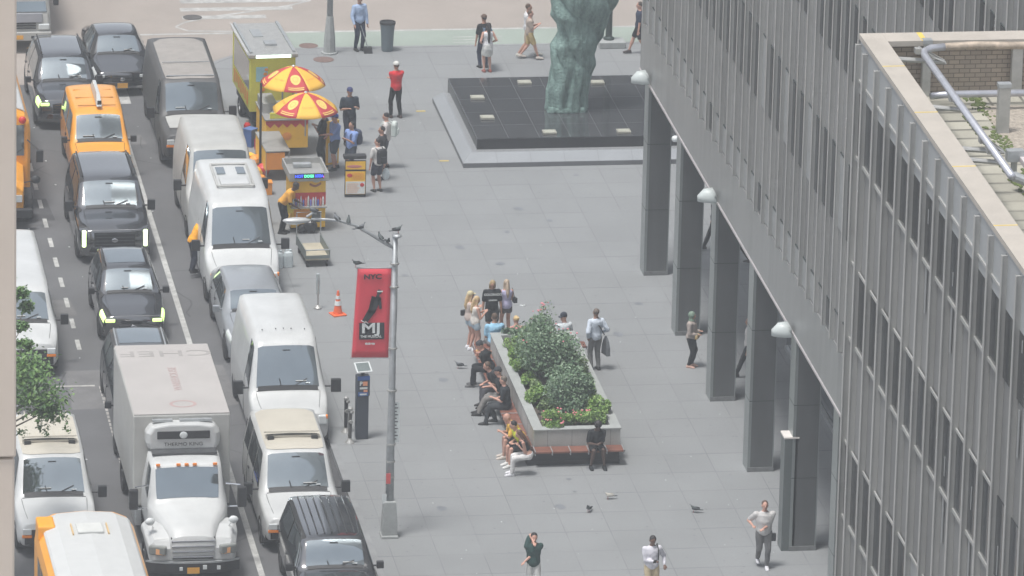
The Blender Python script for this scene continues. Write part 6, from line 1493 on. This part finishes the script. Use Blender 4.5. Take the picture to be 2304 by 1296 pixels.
I = person('man in white shirt and grey trousers standing with shoulder strap and grey bag', G2(1338, 832), 15, 1.76, hair=((.14, .11, .09), 'short'), skin='t', top=((.58, .64, .72), 'long'), bottom=((.20, .20, .195), 'long'), hands=[(-.20, .02, .90), (.24, .12, .98)])
MB().tube([(-.12, .0, 1.43), (.05, -.15, 1.25), (.2, -.13, 1.0)], .014, 6).build('shoulder_strap', bk_, I['t'])
held(I, 'garment_bag', 'dark grey carrier bag hanging at the right side of the standing man', 'bag', (.30, -.02, .62), MB().rings([[(x*.05*k, y*.17*k, z_) for x, y in [(1, 1), (-1, 1), (-1, -1), (1, -1)]] for z_, k in ((-.22, 1.1), (0, 1), (.18, .7), (.3, .2))]), M('bag_grey', (.13, .14, .15), .6), bevel=.02)
# -- left bench, facing the avenue
bx = X0-.27
def sitp(lb, y, face=90, dx=0, **k): return person(lb, (bx+dx, y, 0), face, sit=True, **k)
def yb(px, py, z=.9): return at(px, py, z).y
yA = at(1092, 800, 1.0).y
I = sitp('man in black shirt eating, farthest seated on the left bench', yb(1095, 805, .8), 80, h=1.76, hair=(dark, 'short'), skin='l', top=(blk, 'short'), bottom=(blk, 'long'), lean=24, hands='eat', head=(30, 10), shoes=(.1, .1, .1), fat=1.12, hat=((.05, .05, .055), 'back'))
held(I, 'sandwich', 'wrapped sandwich in the hands of the farthest man on the left bench', 'food', tuple(I['w'][0]+V3((.05, .10, .02))), MB().ell((0, 0, 0), (.07, .05, .04)), M('bread', (.55, .33, .15), .8))
I = sitp('bearded man in black shirt with hands clasped, second on the left bench', yb(1098, 848, .8), 100, h=1.75, hair=(brown, 'short'), skin='l', top=(blk, 'short'), bottom=((.10, .10, .11), 'long'), lean=30, hands='knees', head=(15, -10))
sitp('man in black with dark cap leaning by the planter rim, third on the bench', yb(1125, 868, .8), 80, h=1.76, hair=(dark, 'short'), skin='l', top=(blk, 'short'), bottom=((.19, .18, .17), 'long'), lean=10, hands='phone', head=(15, 0), hat=((.05, .055, .06), 'cap'), feet=[(-.15, .60, 0), (.05, .62, 0)])
I = sitp('man in black shirt and dark jeans nearest on the bench before the gap', yb(1125, 905, .8)+.55, 78, h=1.78, hair=((.13, .11, .09), 'short'), skin='l', top=((.025, .03, .035), 'short'), bottom=((.05, .055, .06), 'long'), lean=8, hands=[(-.05, .34, .72), (.16, .22, .66)], feet=[(-.12, .52, 0), (.16, .30, 0)], head=(5, -20))
t = thing('backpack', 'black backpack lying on the ground under the left bench', 'backpack', at(1097, 935)); MB().ell((0, 0, .13), (.16, .14, .15)).build('pack', bk_, t, smooth=True); MB().tube([(-.1, 0, .22), (0, -.05, .32), (.1, 0, .22)], .012).build('strap', bk_, t)
I = sitp('bald man in orange and yellow shirt leaning forward on the left bench', yb(1150, 982, .85)+.8, 92, h=1.76, hair=(brown, 'bald'), skin='l', top=((.72, .44, .08), 'short'), bottom=((.10, .10, .11), 'shorts'), lean=36, hands=[(-.06, .52, .72), (.10, .50, .68)], head=(15, 0), shoes=(.5, .45, .4))
I = sitp('dark haired person in lime yellow shirt and sunglasses on the left bench', yb(1168, 1000, .85)+.85, 105, h=1.72, hair=(dark, 'short'), skin='l', top=((.62, .66, .06), 'short'), bottom=(blk, 'shorts'), lean=30, hands='lap', head=(15, -20), shoes=(.6, .6, .58), shades=True)
I = sitp('young woman with long brown hair and white trousers at the front end of the bench', yb(1172, 1022, .85)+.85, 88, h=1.64, female=True, hair=((.10, .05, .03), 'verylong'), skin='l', top=(blk, 'crop'), bottom=((.62, .61, .60), 'long'), lean=24, hands='phone', head=(25, 0), shoes=wht)
phone(I, 1, 'phone with red case held by the woman in white trousers')
q = at(1340, 1012, .43)
person('man in black shirt and shorts with dark curly hair on the front bench', (q.x, Y0-.24, 0), 185, 1.74, sit=True, hair=(dark, 'afro'), skin='d', top=(blk, 'short'), bottom=(blk, 'shorts'), lean=26, hands=[(-.02, .42, .70), (.10, .42, .68)], head=(25, 0), feet=[(-.16, .42, 0), (.18, .36, 0)], shoes=blk)
# -- near the arcade
I = person('woman in green headscarf, patterned blouse and black trousers by the arcade', G2(1553, 825), 245, 1.58, female=True, hair=((.16, .23, .17), 'scarf'), skin='m', top=((.36, .31, .28), 'long'), bottom=(blk, 'long'), shoes=(.55, .35, .28), hands=[(-.06, .24, 1.12), (.10, .22, 1.05)], fat=1.12)
held(I, 'handbag', 'tan handbag strap and small bag at the waist of the headscarf woman', 'bag', (.05, .20, .98), MB().rings([[(x, y, z_) for x, y in [(-.12, -.04), (.12, -.04), (.12, .04), (-.12, .04)]] for z_ in (-.06, .06)]), M('bag_tan', (.45, .33, .16), .6), bevel=.02)
I = person('man in white t-shirt and grey trousers walking toward the camera at lower right', G2(1716, 1276), 178, 1.78, hair=((.10, .06, .045), 'short'), skin='l', top=((.50, .49, .48), 'short'), bottom=((.14, .14, .14), 'long'), fat=1.15, feet=[(-.08, .10, .0), (.10, -.22, .08)], hands=[(.06, .26, 1.08), (.30, .10, 1.12)], shoes=wht)
held(I, 'belt_pouch', 'dark pouch hanging at the hip of the man in white t-shirt', 'bag', (-.24, .02, .78), MB().box((0, 0, 0), (.11, .10, .20)), bk_, bevel=.02)
I = person('man in dark green t-shirt holding his hand to his face at bottom edge', at(1198, 1348), 182, 1.76, hair=(dark, 'short'), skin='l', top=((.03, .065, .06), 'short'), bottom=((.5, .5, .48), 'long'), hands=[(.30, .12, .95), (.04, .16, 1.52)], head=(10, 0), feet=[(-.1, .1, 0), (.1, -.1, 0)])
I = person('man in white long sleeve shirt and khaki trousers looking at phone, bottom edge', at(1464, 1352), 185, 1.74, hair=(dark, 'short'), skin='b', top=((.62, .61, .66), 'long'), bottom=((.48, .40, .26), 'long'), hands=[(-.30, .08, .95), (.02, .26, 1.12)], head=(25, 0), fat=1.05)
phone(I, 1, 'phone in the hand of the man in khaki trousers')
MB().tube([(-.13, .12, 1.1), (-.12, .14, 1.35), (-.12, .0, 1.47), (-.12, -.12, 1.3)], .016, 6).build('bag_strap', bk_, I['t'])
# -- half hidden under the arcade
for px, py, f_, lb_, c_ in [(1607, 560, 90, 'dark haired person mostly hidden behind the third arcade column', blk), (1662, 594, 60, 'dark dressed person partly hidden under the fascia', nav), (1683, 848, 80, 'person in pale top half hidden behind the fourth arcade column', (.5, .48, .47))]:
    person(lb_, at(px, py), f_, 1.70, feet=WALKA, hair=(dark, 'short'), skin='m', top=(c_, 'short'), bottom=(blk, 'long'))
# ---- loose pieces of a part become parts of their own
SPL = set('stone_joint coping_joint strap joint_paint marker_lamp roof_seam door_seam fog_lamp food_pictures side_pictures frame wiper roof_rail roof_strip deflector_foot mirror_arm unit_piping bumper_slot hatch_rail banner_rod figure_highlights blue_panel orange_label white_label cap menu_picture side_windows grille_bar push_handle reflection_strip unit_letters'.split())
def split_pieces(o):
    me = o.data; n = len(me.vertices); par = list(range(n))
    def fd(a):
        while par[a] != a: par[a] = par[par[a]]; a = par[a]
        return a
    for p in me.polygons:
        v = p.vertices
        for k in v[1:]:
            a, b = fd(v[0]), fd(k)
            if a != b: par[a] = b
    isl = {}
    for i in range(n): isl.setdefault(fd(i), []).append(i)
    if len(isl) < 2: return
    bx_ = []
    for r, vs in isl.items():
        c = [me.vertices[i].co for i in vs]; bx_.append([vs, [min(q[k] for q in c) for k in range(3)], [max(q[k] for q in c) for k in range(3)]])
    ch = True
    while ch:
        ch = False
        for i in range(len(bx_)):
            for j in range(i+1, len(bx_)):
                a, b = bx_[i], bx_[j]
                if all(a[1][k] <= b[2][k]+.02 and b[1][k] <= a[2][k]+.02 for k in range(3)):
                    bx_[i] = [a[0]+b[0], [min(a[1][k], b[1][k]) for k in range(3)], [max(a[2][k], b[2][k]) for k in range(3)]]; del bx_[j]; ch = True; break
            if ch: break
    if len(bx_) < 2: return
    nm = o.name.split('.')[0]
    for gi, (vs, _a, _b) in enumerate(bx_):
        idx = {v: k for k, v in enumerate(vs)}; fs = [p for p in me.polygons if p.vertices[0] in idx]
        m2 = bpy.data.meshes.new(nm); m2.from_pydata([me.vertices[v].co[:] for v in vs], [], [tuple(idx[v] for v in p.vertices) for p in fs])
        for mt_ in me.materials: m2.materials.append(mt_)
        for p, q in zip(m2.polygons, fs): p.material_index = q.material_index; p.use_smooth = q.use_smooth
        if gi == 0: first = m2; continue
        o2 = o.copy(); o2.data = m2; COL.objects.link(o2)
    o.data = first
for o in list(sc.objects):
    if o.type == 'MESH' and o.parent and o.name.split('.')[0] in SPL: split_pieces(o)
    if o.type == 'MESH' and o.name.split('.')[0] in ('blossoms', 'twig_leaves'): o['kind'] = 'stuff'
# ================================================================ hazy air
zt_ = CAM.z+8
hz1 = MB().b2((-130, -215, -1.3), (110, 170, 165))
hm = bpy.data.materials.new('hazy_air'); hm.use_nodes = True; n = hm.node_tree.nodes; n.remove(n['Principled BSDF'])
pv = n.new('ShaderNodeVolumePrincipled'); pv.inputs['Color'].default_value = (.86, .90, .94, 1); pv.inputs['Density'].default_value = HAZE; pv.inputs['Anisotropy'].default_value = .2
hm.node_tree.links.new(pv.outputs[0], n['Material Output'].inputs['Volume'])
o = hz1.build('haze', hm); tag(o, 'thin summer haze over the avenue', None, kind='stuff')
for m_ in bpy.data.materials:
    pass
sc.cycles.volume_bounces = 1; sc.cycles.use_denoising = True; sc.cycles.max_bounces = 6
